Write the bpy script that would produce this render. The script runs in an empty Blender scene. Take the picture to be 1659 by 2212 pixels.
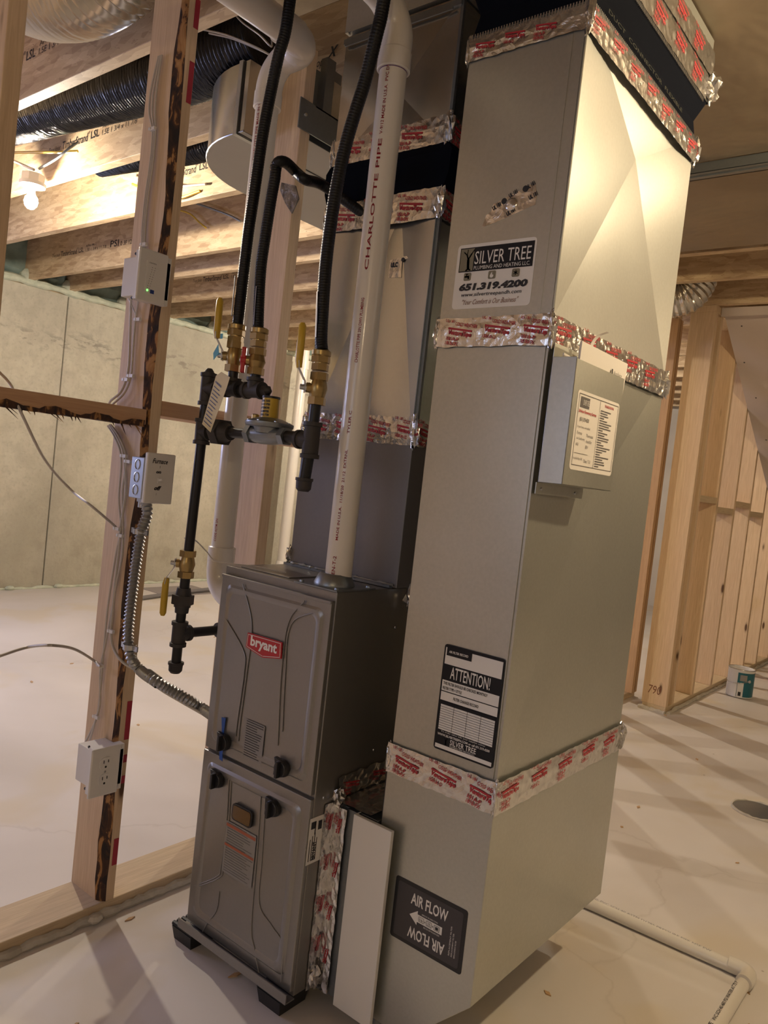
import bpy, bmesh, math, random
from mathutils import Vector, Matrix
random.seed(7)
SC = bpy.context.scene; COL = SC.collection

# ------------------------------------------------------------- camera
cam = bpy.data.objects.new('camera', bpy.data.cameras.new('camera')); COL.objects.link(cam)
YAW, PITCH, ROLL = 0.671957763, -0.0454058941, 0.110938104
f = Vector((-math.sin(YAW)*math.cos(PITCH), math.cos(YAW)*math.cos(PITCH), math.sin(PITCH)))
r = Vector((math.cos(YAW), math.sin(YAW), 0)); u = r.cross(f)
r2 = math.cos(ROLL)*r + math.sin(ROLL)*u; u2 = -math.sin(ROLL)*r + math.cos(ROLL)*u
m = Matrix((r2, u2, -f)).transposed().to_4x4(); m.translation = (0, 0, 1.2)
cam.matrix_world = m
cam.data.sensor_fit = 'VERTICAL'; cam.data.sensor_height = 36; cam.data.lens = 1664.66539*36/2212
cam.data.clip_start = .01; cam.data.clip_end = 60
SC.camera = cam
# ------------------------------------------------------------- world, exposure
w = bpy.data.worlds.new('world'); SC.world = w; w.use_nodes = True
w.node_tree.nodes['Background'].inputs[0].default_value = (.75, .8, 1, 1)
w.node_tree.nodes['Background'].inputs[1].default_value = .02
SC.view_settings.view_transform = 'Standard'; SC.view_settings.look = 'None'
SC.view_settings.exposure = 0.12; SC.view_settings.gamma = 1; SC.view_settings.use_curve_mapping = False
# bulbs of the basement, the last three unseen and added: (x, y, z, watts, colour)
WARM = (1, .78, .48); NEUT = (1, .87, .70)
BULBS = [(-3.60, 1.70, 2.27, 84, NEUT), (-3.8, 5.57, 2.27, 140, NEUT), (.22, 1.96, 2.258, 64, WARM),
         (-.10, 2.46, 2.250, 3.2, WARM), (2.1, 5.2, 2.258, 22, WARM), (1.2, -2.2, 2.27, 30, WARM)]  # added lamps: duct highlight, light for the right side, fill from behind the viewer
# daylight through the basement windows
def area(name, loc, rot, sx, sy, p, c):
    l = bpy.data.lights.new(name, 'AREA'); l.shape = 'RECTANGLE'; l.size = sx; l.size_y = sy; l.energy = p; l.color = c
    o = bpy.data.objects.new(name, l); COL.objects.link(o); o.location = loc; o.rotation_euler = rot; return o
area('daylight_left', (-5.85, .1, 1.55), (0, -math.pi/2+.35, 0), 1.1, 2.2, 92, (.58, .62, 1))
area('daylight_front', (-1.6, -3.3, 1.6), (math.pi/2-.2, 0, 0), 2.2, 1.1, 13, (.62, .74, 1))

# ------------------------------------------------------------- mesh builder
class MB:
    def __init__(s): s.v = []; s.f = []; s.sm = []
    def add(s, vs, fs, smooth=False):
        o = len(s.v); s.v += [tuple(p) for p in vs]; s.f += [tuple(i+o for i in q) for q in fs]; s.sm += [smooth]*len(fs); return s
    def box(s, x0, x1, y0, y1, z0, z1):
        if x0 > x1: x0, x1 = x1, x0
        if y0 > y1: y0, y1 = y1, y0
        if z0 > z1: z0, z1 = z1, z0
        v = [(x, y, z) for z in (z0, z1) for y in (y0, y1) for x in (x0, x1)]
        return s.add(v, [(0,2,3,1),(4,5,7,6),(0,1,5,4),(2,6,7,3),(0,4,6,2),(1,3,7,5)])
    def hexa(s, a, b):          # two matching polygons (lists of points) joined as a closed solid
        n = len(a); s.add(list(a)+list(b), [tuple(range(n-1, -1, -1)), tuple(range(n, 2*n))]+[(i, (i+1) % n, n+(i+1) % n, n+i) for i in range(n)]); return s
    def poly(s, pts): return s.add(pts, [tuple(range(len(pts)))])
    def slab(s, pts, d):        # polygon extruded by vector d
        d = Vector(d); a = [Vector(p) for p in pts]
        nrm = (a[1]-a[0]).cross(a[2]-a[1])
        if nrm.dot(d) < 0: a.reverse()
        return s.hexa(a, [p+d for p in a])
    def tube(s, path, rad, n=12, cap=True, closed=False):
        P = [Vector(p) for p in path]; rs = rad if isinstance(rad, (list, tuple)) else [rad]*len(P)
        T = []
        for i in range(len(P)):
            a = P[max(i-1, 0)]; b = P[min(i+1, len(P)-1)]; T.append((b-a).normalized())
        up = Vector((0, 0, 1)) if abs(T[0].z) < .9 else Vector((0, 1, 0))
        N = T[0].cross(up).normalized(); vs = []
        for i, p in enumerate(P):
            N = (N - T[i]*N.dot(T[i])).normalized(); B = T[i].cross(N)
            for k in range(n):
                a = 2*math.pi*k/n; vs.append(p + (N*math.cos(a)+B*math.sin(a))*rs[i])
        fs = [(i*n+k, i*n+(k+1) % n, (i+1)*n+(k+1) % n, (i+1)*n+k) for i in range(len(P)-1) for k in range(n)]
        s.add(vs, fs, True)
        if cap:
            o = len(s.v)-len(vs); s.f += [tuple(o+k for k in range(n-1, -1, -1)), tuple(o+(len(P)-1)*n+k for k in range(n))]; s.sm += [False, False]
        return s
    def cyl(s, a, b, r1, r2=None, n=20): return s.tube([a, b], [r1, r1 if r2 is None else r2], n)
    def lathe(s, c, axis, prof, n=24):      # prof: list of (distance along axis, radius)
        c = Vector(c); ax = Vector(axis).normalized()
        up = Vector((0, 0, 1)) if abs(ax.z) < .9 else Vector((1, 0, 0)); N = ax.cross(up).normalized(); B = ax.cross(N)
        vs = []
        for (d, rr) in prof:
            for k in range(n):
                a = 2*math.pi*k/n; vs.append(c+ax*d+(N*math.cos(a)+B*math.sin(a))*rr)
        L = len(prof); fs = [(i*n+k, i*n+(k+1) % n, (i+1)*n+(k+1) % n, (i+1)*n+k) for i in range(L-1) for k in range(n)]
        s.add(vs, fs, True); o = len(s.v)-len(vs)
        s.f += [tuple(o+k for k in range(n-1, -1, -1)), tuple(o+(L-1)*n+k for k in range(n))]; s.sm += [False, False]
        return s
    def hexnut(s, a, b, rr): return s.tube([a, b], rr, 6)
    def ball(s, c, rx, ry=None, rz=None, n=14):
        ry = ry or rx; rz = rz or rx; vs = []; fs = []; mm = n//2
        for i in range(mm+1):
            t = math.pi*i/mm
            for k in range(n):
                a = 2*math.pi*k/n; vs.append((c[0]+rx*math.sin(t)*math.cos(a), c[1]+ry*math.sin(t)*math.sin(a), c[2]+rz*math.cos(t)))
        for i in range(mm):
            for k in range(n): fs.append((i*n+k, (i+1)*n+k, (i+1)*n+(k+1) % n, i*n+(k+1) % n))
        return s.add(vs, fs, True)
    def build(s, name, mat, parent=None, base=(0, 0, 0), bevel=0, angle=35):
        me = bpy.data.meshes.new(name); b = Vector(base)
        me.from_pydata([tuple(Vector(p)-b) for p in s.v], [], s.f)
        for p, q in zip(me.polygons, s.sm): p.use_smooth = q
        if any(s.sm):
            try: me.set_sharp_from_angle(angle=math.radians(angle))
            except Exception: pass
        me.materials.append(mat); me.update()
        o = bpy.data.objects.new(name, me); COL.objects.link(o)
        if parent is not None: o.parent = parent
        else: o.location = b
        if bevel:
            md = o.modifiers.new('bevel', 'BEVEL'); md.width = bevel; md.segments = 2; md.limit_method = 'ANGLE'; md.angle_limit = math.radians(40)
        return o

class Thing:
    def __init__(s, name, label, cat, base=(0, 0, 0), group=None, kind=None):
        s.base = base; s.o = bpy.data.objects.new(name, None); COL.objects.link(s.o); s.o.location = base; s.o.empty_display_size = .05
        if kind: s.o['kind'] = kind
        if label: s.o['label'] = label
        if cat: s.o['category'] = cat
        if group: s.o['group'] = group
    def part(s, name, mb, mat, parent=None, bevel=0, label=None, kind=None):
        o = mb.build(name, mat, parent or s.o, s.base, bevel)
        if label: o['label'] = label
        if kind: o['kind'] = kind
        return o
def single(name, mb, mat, label, cat, base, group=None, bevel=0, kind=None):
    o = mb.build(name, mat, None, base, bevel)
    if label: o['label'] = label
    if cat: o['category'] = cat
    if group: o['group'] = group
    if kind: o['kind'] = kind
    return o

# smooth curve through points
def crv(pts, k=8):
    P = [Vector(p) for p in pts]; P = [P[0]*2-P[1]]+P+[P[-1]*2-P[-2]]; out = []
    for i in range(1, len(P)-2):
        a, b, c, d = P[i-1], P[i], P[i+1], P[i+2]
        for j in range(k):
            t = j/k
            out.append(.5*((2*b)+(c-a)*t+(2*a-5*b+4*c-d)*t*t+(3*b-a-3*c+d)*t**3))
    out.append(P[-2]); return out
def ribbed(pts, rad, amp, pitch, sub=4):      # evenly resampled path with ribs
    P = crv(pts, 12); L = [0]
    for i in range(1, len(P)): L.append(L[-1]+(P[i]-P[i-1]).length)
    n = max(4, int(L[-1]/pitch*sub)); path = []; rs = []; j = 0
    for i in range(n+1):
        d = L[-1]*i/n
        while j < len(L)-2 and L[j+1] < d: j += 1
        t = (d-L[j])/max(1e-9, L[j+1]-L[j]); path.append(P[j].lerp(P[j+1], t)); rs.append(rad+amp*math.cos(2*math.pi*i/sub))
    return path, rs

# lettering -----------------------------------------------------------
_tx = {}
def glyphs(txt, bold):
    key = (txt, bold)
    if key not in _tx:
        c = bpy.data.curves.new('t', 'FONT'); c.body = txt; c.size = 1; c.offset = bold; c.resolution_u = 2; c.fill_mode = 'FRONT'
        o = bpy.data.objects.new('t', c); me = bpy.data.meshes.new_from_object(o)
        vs = [tuple(v.co) for v in me.vertices]; fs = [tuple(p.vertices) for p in me.polygons]
        bpy.data.objects.remove(o); bpy.data.curves.remove(c); bpy.data.meshes.remove(me)
        xs = [v[0] for v in vs]; ys = [v[1] for v in vs]
        _tx[key] = (vs, fs, min(xs), max(xs), min(ys), max(ys))
    return _tx[key]
def text(mb, txt, o, U, V, w, h, off=.0006, bold=.0, skew=0, mid=False):
    """lettering fitted into w x h, lower-left corner o, along unit U, up unit V"""
    vs, fs, x0, x1, y0, y1 = glyphs(txt, bold); o = Vector(o); U = Vector(U); V = Vector(V); N = U.cross(V)
    if mid: o = o-U*w/2
    out = []
    for v in vs:
        a = (v[0]-x0)/(x1-x0)*w; b = (v[1]-y0)/(y1-y0)*h
        out.append(o+U*(a+skew*b)+V*b+N*off)
    n0 = (Vector(out[fs[0][1]])-Vector(out[fs[0][0]])).cross(Vector(out[fs[0][2]])-Vector(out[fs[0][1]])) if fs else N
    mb.add(out, fs if n0.dot(N) > 0 else [q[::-1] for q in fs])
def rect(mb, o, U, V, w, h, off=.0004, rad=0):
    o = Vector(o); U = Vector(U); V = Vector(V); N = U.cross(V); pts = []
    if rad <= 0: pts = [(0, 0), (w, 0), (w, h), (0, h)]
    else:
        for cx, cy, a0 in ((w-rad, rad, -90), (w-rad, h-rad, 0), (rad, h-rad, 90), (rad, rad, 180)):
            for k in range(5):
                a = math.radians(a0+k*22.5); pts.append((cx+rad*math.cos(a), cy+rad*math.sin(a)))
    mb.add([o+U*a+V*b+N*off for a, b in pts], [tuple(range(len(pts)))])
def rrect_slab(mb, o, U, V, w, h, t, rad=.004):
    tmp = MB(); rect(tmp, o, U, V, w, h, 0, rad); N = Vector(U).cross(Vector(V))
    mb.slab(tmp.v, N*t)

# ------------------------------------------------------------- materials
def mat(name, col, rough=.5, metal=0, emit=None, es=0, alpha=None, spec=None, coat=0):
    m = bpy.data.materials.new(name); m.use_nodes = True; b = m.node_tree.nodes['Principled BSDF']
    b.inputs['Base Color'].default_value = (*col, 1); b.inputs['Roughness'].default_value = rough; b.inputs['Metallic'].default_value = metal
    if emit: b.inputs['Emission Color'].default_value = (*emit, 1); b.inputs['Emission Strength'].default_value = es
    if spec is not None: b.inputs['Specular IOR Level'].default_value = spec
    if coat: b.inputs['Coat Weight'].default_value = coat; b.inputs['Coat Roughness'].default_value = .1
    return m
class NT:
    def __init__(s, m): s.t = m.node_tree; s.n = s.t.nodes; s.l = s.t.links; s.b = s.n['Principled BSDF']
    def new(s, t, **k):
        n = s.n.new(t)
        for a, v in k.items(): setattr(n, a, v)
        return n
    def co(s, scale=(1, 1, 1), rot=(0, 0, 0)):
        tc = s.new('ShaderNodeTexCoord'); mp = s.new('ShaderNodeMapping'); mp.inputs['Scale'].default_value = scale; mp.inputs['Rotation'].default_value = rot
        s.l.new(tc.outputs['Object'], mp.inputs['Vector']); return mp.outputs[0]
    def noise(s, vec, sc, det=3, dist=0, ro=.55):
        n = s.new('ShaderNodeTexNoise'); n.inputs['Scale'].default_value = sc; n.inputs['Detail'].default_value = det; n.inputs['Distortion'].default_value = dist; n.inputs['Roughness'].default_value = ro
        s.l.new(vec, n.inputs['Vector']); return n.outputs['Fac']
    def vor(s, vec, sc, feature='F1', out='Distance', rnd=1):
        n = s.new('ShaderNodeTexVoronoi', feature=feature); n.inputs['Scale'].default_value = sc; n.inputs['Randomness'].default_value = rnd
        s.l.new(vec, n.inputs['Vector']); return n.outputs[out]
    def ramp(s, fac, stops):
        n = s.new('ShaderNodeValToRGB'); e = n.color_ramp.elements
        while len(e) < len(stops): e.new(.5)
        for k, (p, c) in enumerate(stops): e[k].position = p; e[k].color = (*c, 1) if len(c) == 3 else c
        s.l.new(fac, n.inputs[0]); return n.outputs[0]
    def mix(s, fac, a, b, mode='MIX'):
        n = s.new('ShaderNodeMix', data_type='RGBA', blend_type=mode)
        for i, v in ((0, fac), (6, a), (7, b)):
            if isinstance(v, (int, float)): n.inputs[i].default_value = v
            elif isinstance(v, tuple): n.inputs[i].default_value = (*v, 1)
            else: s.l.new(v, n.inputs[i])
        return n.outputs[2]
    def math(s, op, a, b=0):
        n = s.new('ShaderNodeMath', operation=op)
        for i, v in ((0, a), (1, b)):
            if isinstance(v, (int, float)): n.inputs[i].default_value = v
            else: s.l.new(v, n.inputs[i])
        return n.outputs[0]
    def col(s, c): s.l.new(c, s.b.inputs['Base Color'])
    def rough(s, c): s.l.new(c, s.b.inputs['Roughness'])
    def bump(s, h, st=.3, dist=.002):
        n = s.new('ShaderNodeBump'); n.inputs['Strength'].default_value = st; n.inputs['Distance'].default_value = dist
        s.l.new(h, n.inputs['Height']); s.l.new(n.outputs[0], s.b.inputs['Normal'])
def wood(name, c1, c2, scale, knots=True, dark=(.10, .045, .015)):
    """pine; scale squeezes the axis across the grain"""
    m = mat(name, c1, .62); t = NT(m); v = t.co(scale)
    g = t.noise(v, 6, 5, 1.2); c = t.ramp(g, [(.3, c1), (.7, c2)])
    g2 = t.noise(t.co(tuple(k*.35 for k in scale)), 3, 2); c = t.mix(t.math('MULTIPLY', g2, .35), c, (.55, .37, .26), 'MIX')
    if knots:
        k = t.vor(t.co(tuple(1 if q < 5 else .9+q*.12 for q in scale)), 2.6)
        kr = t.ramp(k, [(.06, (1, 1, 1)), (.09, (.3, .3, .3)), (.13, (0, 0, 0))])
        c = t.mix(kr, c, dark)
    t.col(c); t.bump(g, .15, .001); return m
M = {}
M['pine'] = wood('pine', (.58, .42, .25), (.74, .57, .37), (22, 22, 1))
M['pine_dark'] = wood('pine_dark', (.40, .24, .11), (.54, .35, .17), (22, 22, 1))
M['plate_wood'] = wood('plate_wood', (.46, .36, .22), (.62, .50, .32), (22, 1, 22))
M['block_wood'] = wood('block_wood', (.42, .24, .13), (.55, .34, .19), (22, 1, 22))
def osb():
    m = mat('strand_lumber', (.6, .42, .25), .6); t = NT(m)
    A = t.vor(t.co((2.2, 9, 9), (.1, .45, 0)), 6, 'F1', 'Color'); B = t.vor(t.co((2.0, 9, 10), (0, -.4, .1)), 5, 'F1', 'Color')
    def pick(c): 
        q = t.new('ShaderNodeSeparateColor'); t.l.new(c, q.inputs[0]); return q.outputs[0]
    v = t.math('ADD', t.math('MULTIPLY', pick(A), .55), t.math('MULTIPLY', pick(B), .45))
    c = t.ramp(v, [(.1, (.40, .27, .15)), (.5, (.56, .41, .24)), (.9, (.68, .53, .33))])
    sp = t.noise(t.co((3, 8, 14), (0, .6, 0)), 7, 3, 2.5); c = t.mix(t.ramp(sp, [(.64, (0, 0, 0)), (.70, (.8, .8, .8))]), c, (.26, .15, .08))
    g = t.noise(t.co((8, 30, 60), (0, .25, 0)), 4, 3, 1); c = t.mix(t.math('MULTIPLY', g, .35), c, (.40, .28, .18))
    t.col(c); t.bump(t.math('ADD', v, g), .2, .001); return m
M['lsl'] = osb()
def galv(name, c1, c2, rough, metal=.85, r2=None, scale=1):
    m = mat(name, c1, rough, metal); t = NT(m)
    v = t.vor(t.co(), 60*scale, 'F1', 'Color'); n = t.noise(t.co((1, 1, 1)), 2.0, 2); n2 = t.noise(t.co(), 140, 2)
    c = t.ramp(t.math('ADD', t.math('MULTIPLY', n, .7), t.math('MULTIPLY', n2, .3)), [(.3, c1), (.7, c2)])
    t.col(c); t.rough(t.math('ADD', t.math('MULTIPLY', n, .12), rough-.06)); t.bump(n, .10, .02); return m
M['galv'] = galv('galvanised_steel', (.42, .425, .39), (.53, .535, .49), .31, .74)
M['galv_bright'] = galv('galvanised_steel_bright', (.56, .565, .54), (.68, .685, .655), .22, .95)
M['galv_lit'] = galv('galvanised_steel_lit', (.56, .565, .54), (.68, .685, .655), .34, .78)  # lighter steel: light on the upper right face put into the colour
M['conduit'] = mat('conduit_steel', (.36, .36, .35), .42, .85)
M['galv_grey'] = galv('grey_steel', (.22, .24, .25), (.28, .30, .31), .38)
M['furnace'] = galv('furnace_grey', (.27, .26, .245), (.30, .29, .275), .36, .75)
M['coil'] = galv('coil_cabinet_grey', (.19, .18, .175), (.215, .205, .20), .5, .5)
def foil():
    m = mat('foil_tape', (.80, .78, .76), .2, .95); t = NT(m)
    a = t.vor(t.co(), 55, 'F1'); b = t.noise(t.co(), 30, 4, 1.5); t.bump(t.math('ADD', a, b), .55, .003)
    t.col(t.ramp(b, [(.3, (.58, .56, .54)), (.7, (.80, .79, .77))])); return m
M['foil'] = foil()
M['red_ink'] = mat('red_ink', (.40, .02, .03), .5)
M['black_ink'] = mat('black_ink', (.012, .012, .014), .5)
M['white_ink'] = mat('white_ink', (.76, .74, .70), .5)
M['white'] = mat('white_plastic', (.70, .68, .65), .35)
M['paper'] = mat('paper', (.74, .70, .66), .6)
M['pvc'] = mat('white_pvc', (.68, .64, .58), .28, coat=.3)
M['iron'] = mat('black_iron', (.028, .027, .027), .38, .6)
M['iron_rough'] = mat('cast_iron', (.055, .05, .048), .6, .5)
M['brass'] = galv('brass', (.34, .24, .10), (.44, .32, .14), .34, .9)
M['csst'] = mat('black_gas_tubing', (.003, .003, .0035), .42, spec=.35)
M['yellow'] = mat('yellow_vinyl', (.55, .36, .03), .38)
M['red'] = mat('red_plastic', (.42, .015, .02), .35)
M['chrome'] = mat('zinc_steel', (.55, .56, .58), .25, .95)
M['black'] = mat('black_plastic', (.01, .01, .012), .35)
M['rubber'] = mat('black_rubber', (.012, .012, .013), .5)
M['canvas'] = mat('black_canvas', (.004, .005, .009), .9, spec=.05)
M['flexblack'] = mat('black_duct_jacket', (.006, .008, .016), .22)
_t = NT(M['flexblack']); _t.bump(_t.noise(_t.co((60, 5, 5)), 1.5, 4, 1), .9, .012)
M['flexsilver'] = mat('silver_flex_duct', (.60, .57, .52), .2, .9)
M['cable'] = mat('white_cable', (.50, .46, .41), .45)
M['tag'] = mat('yellow_tag', (.70, .62, .40), .6)
M['blue'] = mat('blue_tape', (.01, .07, .33), .5)
M['teal'] = mat('teal_print', (.01, .12, .16), .4)
M['glass_amber'] = mat('amber_sight_glass', (.10, .05, .015), .12, coat=.6)
M['steelblue'] = galv('zinc_box_steel', (.36, .40, .46), (.46, .50, .55), .4, .8)
M['green_led'] = mat('green_led', (.1, .8, .1), .4, 0, (.15, 1, .12), 3)
M['screen'] = mat('navy_print', (.02, .05, .22), .3)
M['label_grey'] = mat('grey_label', (.26, .25, .24), .5)
M['label_dark'] = mat('dark_label', (.013, .012, .013), .6, spec=.25)
M['orange_ink'] = mat('orange_ink', (.36, .10, .05), .5)
M['olive_ink'] = mat('olive_ink', (.20, .18, .12), .5); M['faint_ink'] = mat('faint_ink', (.022, .022, .010), .8)
M['brown_ink'] = mat('brown_ink', (.20, .08, .04), .5)
M['bark'] = None
def bark():
    m = mat('bark_wane', (.05, .03, .02), .8); t = NT(m); n = t.noise(t.co((8, 8, 3)), 5, 5, 1)
    t.col(t.ramp(n, [(.38, (.018, .012, .012)), (.52, (.07, .03, .015)), (.56, (.34, .17, .06)), (.7, (.46, .26, .11))])); t.bump(n, .5, .004); return m
M['bark'] = bark()
def concrete_wall():
    m = mat('poured_concrete', (.5, .46, .36), .85); t = NT(m)
    n = t.noise(t.co((1, 1, .6)), 1.3, 5, .3); c = t.ramp(n, [(.3, (.36, .34, .27)), (.55, (.52, .49, .40)), (.8, (.62, .59, .49))])
    st = t.noise(t.co((1, 6, .5)), 4, 3); c = t.mix(t.math('MULTIPLY', st, .35), c, (.42, .38, .30))
    sp = t.noise(t.co(), 38, 3); c = t.mix(t.ramp(sp, [(.52, (0, 0, 0)), (.70, (.28, .28, .28))]), c, (.27, .25, .20)); g_ = t.noise(t.co(), 11, 5); c = t.mix(t.ramp(g_, [(.35, (.35, .35, .35)), (.6, (0, 0, 0))]), c, (.33, .30, .24))
    # honeycomb stain line
    tc = t.new('ShaderNodeTexCoord'); sx = t.new('ShaderNodeSeparateXYZ'); t.l.new(tc.outputs['Object'], sx.inputs[0])
    line = t.math('ABSOLUTE', t.math('SUBTRACT', sx.outputs[2], t.math('ADD', 1.72, t.math('MULTIPLY', t.noise(t.co((0, .7, 0)), 1.6, 1), .5)))) 
    band = t.ramp(line, [(.0, (1, 1, 1)), (.10, (0, 0, 0))]); pit = t.ramp(t.noise(t.co((1, .35, 1)), 26, 4), [(.52, (0, 0, 0)), (.60, (1, 1, 1))])
    c = t.mix(t.math('MULTIPLY', t.math('MULTIPLY', band, pit), .6), c, (.16, .14, .12))
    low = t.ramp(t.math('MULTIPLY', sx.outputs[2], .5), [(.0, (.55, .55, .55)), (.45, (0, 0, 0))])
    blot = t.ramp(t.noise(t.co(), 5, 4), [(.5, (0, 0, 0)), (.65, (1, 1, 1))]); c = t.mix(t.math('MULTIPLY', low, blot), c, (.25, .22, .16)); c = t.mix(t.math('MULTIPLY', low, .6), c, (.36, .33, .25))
    t.col(c); t.bump(t.math('ADD', sp, n), .35, .01); return m
M['wallconc'] = concrete_wall()
def floor_mat():
    m = mat('floor_concrete', (.6, .57, .54), .5); t = NT(m)
    n = t.noise(t.co(), .9, 4, .4); c = t.ramp(n, [(.3, (.54, .50, .46)), (.6, (.64, .60, .57)), (.8, (.69, .66, .63))])
    y = t.ramp(t.noise(t.co((1, 1, 1)), 1.7, 3, .6), [(.54, (0, 0, 0)), (.66, (.55, .55, .55))]); c = t.mix(y, c, (.58, .50, .36))
    d = t.vor(t.co(), 5.5); dd = t.ramp(d, [(.0, (1, 1, 1)), (.018, (1, 1, 1)), (.03, (0, 0, 0))]); c = t.mix(t.math('MULTIPLY', dd, .8), c, (.22, .18, .13))
    v = t.new('ShaderNodeVectorMath', operation='ADD'); nn = t.new('ShaderNodeTexNoise'); nn.inputs['Scale'].default_value = 2.5; nn.inputs['Detail'].default_value = 5
    t.l.new(t.co(), nn.inputs['Vector']); ms = t.new('ShaderNodeVectorMath', operation='SCALE'); ms.inputs['Scale'].default_value = .5; t.l.new(nn.outputs['Color'], ms.inputs[0])
    t.l.new(t.co(), v.inputs[0]); t.l.new(ms.outputs[0], v.inputs[1])
    ck = t.vor(v.outputs[0], .55, 'DISTANCE_TO_EDGE'); cr = t.ramp(ck, [(0, (1, 1, 1)), (.0022, (1, 1, 1)), (.004, (0, 0, 0))])
    c = t.mix(t.math('MULTIPLY', cr, .22), c, (.36, .32, .28)); t.col(c)
    t.rough(t.math('ADD', .36, t.math('MULTIPLY', n, .25))); t.bump(t.noise(t.co(), 12, 4), .06, .01); return m
M['floor'] = floor_mat()
def simple_noise(name, a, b, sc, rough, bump=0, metal=0, dist=.01):
    m = mat(name, a, rough, metal); t = NT(m); n = t.noise(t.co(), sc, 4); t.col(t.ramp(n, [(.35, a), (.65, b)]))
    if bump: t.bump(n, bump, dist)
    return m
M['foam'] = simple_noise('spray_foam', (.42, .46, .36), (.56, .58, .46), 14, .8, .6)
M['foamdark'] = simple_noise('spray_foam_grey', (.16, .22, .20), (.24, .31, .27), 8, .8, .6)
M['drywall'] = simple_noise('drywall', (.50, .43, .38), (.55, .47, .42), 3, .8)
M['panning'] = simple_noise('joist_panning', (.22, .175, .12), (.27, .215, .15), 2.5, .36, .25, .25, .08)
M['subfloor'] = simple_noise('subfloor', (.34, .25, .16), (.44, .33, .22), 9, .8)
M['painted'] = simple_noise('beige_panel', (.33, .31, .26), (.36, .34, .29), 2, .55, 0, .3)
M['wall_plain'] = simple_noise('drywall_plain', (.50, .46, .42), (.56, .52, .47), 2, .85)
M['caulk'] = simple_noise('old_caulk', (.45, .42, .36), (.56, .52, .45), 30, .8, .6)
M['burn'] = mat('red_paint', (.35, .02, .04), .6)
X = (1, 0, 0); Y = (0, 1, 0); Z = (0, 0, 1); NX = (-1, 0, 0); NY = (0, -1, 0); NZ = (0, 0, -1)
# ============================================================= STRUCTURE
def S_(name, mb, m, parent=None, bevel=0, kind='structure'):
    o = mb.build(name, m, parent, (0, 0, 0), bevel)
    if kind: o['kind'] = kind
    return o
fl = S_('floor', MB().box(-6.2, 3.2, -3.7, 9.6, -.1, 0), M['floor'])
# poured concrete wall, cast in panels with an open joint between them
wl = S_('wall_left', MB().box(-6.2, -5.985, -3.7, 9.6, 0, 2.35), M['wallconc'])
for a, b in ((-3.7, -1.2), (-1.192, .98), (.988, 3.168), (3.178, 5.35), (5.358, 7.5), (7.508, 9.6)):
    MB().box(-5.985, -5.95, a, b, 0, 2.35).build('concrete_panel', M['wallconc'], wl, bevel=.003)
S_('wall_back', MB().box(-6.2, 3.2, 9.4, 9.6, 0, 2.7), M['wall_plain'])
S_('wall_front', MB().box(-6.2, 3.2, -3.7, -3.6, 0, 2.7), M['wall_plain'])
S_('wall_right', MB().box(3.1, 3.2, -3.7, 9.6, 0, 2.7), M['wall_plain'])
ce = S_('ceiling', MB().box(-6.2, 3.2, -3.7, 9.6, 2.692, 2.73), M['subfloor'])
S_('trim_1', MB().box(-6.2, -5.96, -3.7, 9.6, 2.352, 2.388), M['plate_wood'])       # sill on the wall
JY = [-3.1, -2.6, -2.1, -1.6, -1.1, -.6, -.12, .36, .85, 1.334, 1.82, 2.26, 2.87, 3.2, 3.7, 4.14, 4.64, 5.1, 5.6, 6.1, 6.6, 7.1, 7.6, 8.1, 8.6, 9.1]
for y2 in JY:
    jn = MB().box(-6.05, 3.1, y2-.044, y2, 2.39, 2.692).build('joist', M['lsl'], ce, bevel=.002)
    tmb = MB(); yf = y2-.044
    # mill stamp along the face, repeated
    if abs(y2-1.82) < .01: xs = [-3.507]
    elif abs(y2-1.334) < .01: xs = [-3.10]
    elif abs(y2-2.26) < .01: xs = [-3.32]
    elif abs(y2-2.87) < .01: xs = [-5.46]
    elif abs(y2-3.7) < .01: xs = [-4.9]
    else: continue
    for x in xs:
        text(tmb, 'TimberStrand', (x, yf, 2.515), X, Z, .215, .038, bold=.012)
        text(tmb, 'LSL', (x+.24, yf, 2.52), X, Z, .065, .033, bold=.012)
        text(tmb, '®', (x+.218, yf, 2.545), X, Z, .014, .014)
        text(tmb, 'Trus Joist', (x-.13, yf, 2.512), X, Z, .11, .03, skew=.3)
        text(tmb, '1.5E 1 3/4 x 11 7/8', (x+.33, yf, 2.52), X, Z, .26, .022)
        text(tmb, 'APA PR-L', (x+.33, yf, 2.55), X, Z, .14, .016)
        text(tmb, 'PSI', (x+.64, yf, 2.518), X, Z, .10, .045, bold=.01)
        text(tmb, '0 3F 12 70 05', (x+.76, yf, 2.518), X, Z, .24, .03, bold=.01)
    if abs(y2-1.82) < .01:
        text(tmb, 'open', (-1.90, yf, 2.49), X, Z, .06, .026, skew=.15)
        text(tmb, 'Un', (-1.845, yf, 2.425), X, Z, .04, .03, skew=.15)
        text(tmb, 'X', (-1.85, yf, 2.515), X, Z, .035, .035, bold=.04, skew=.3)
    tmb.build('printing', M['black_ink'], jn)
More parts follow.
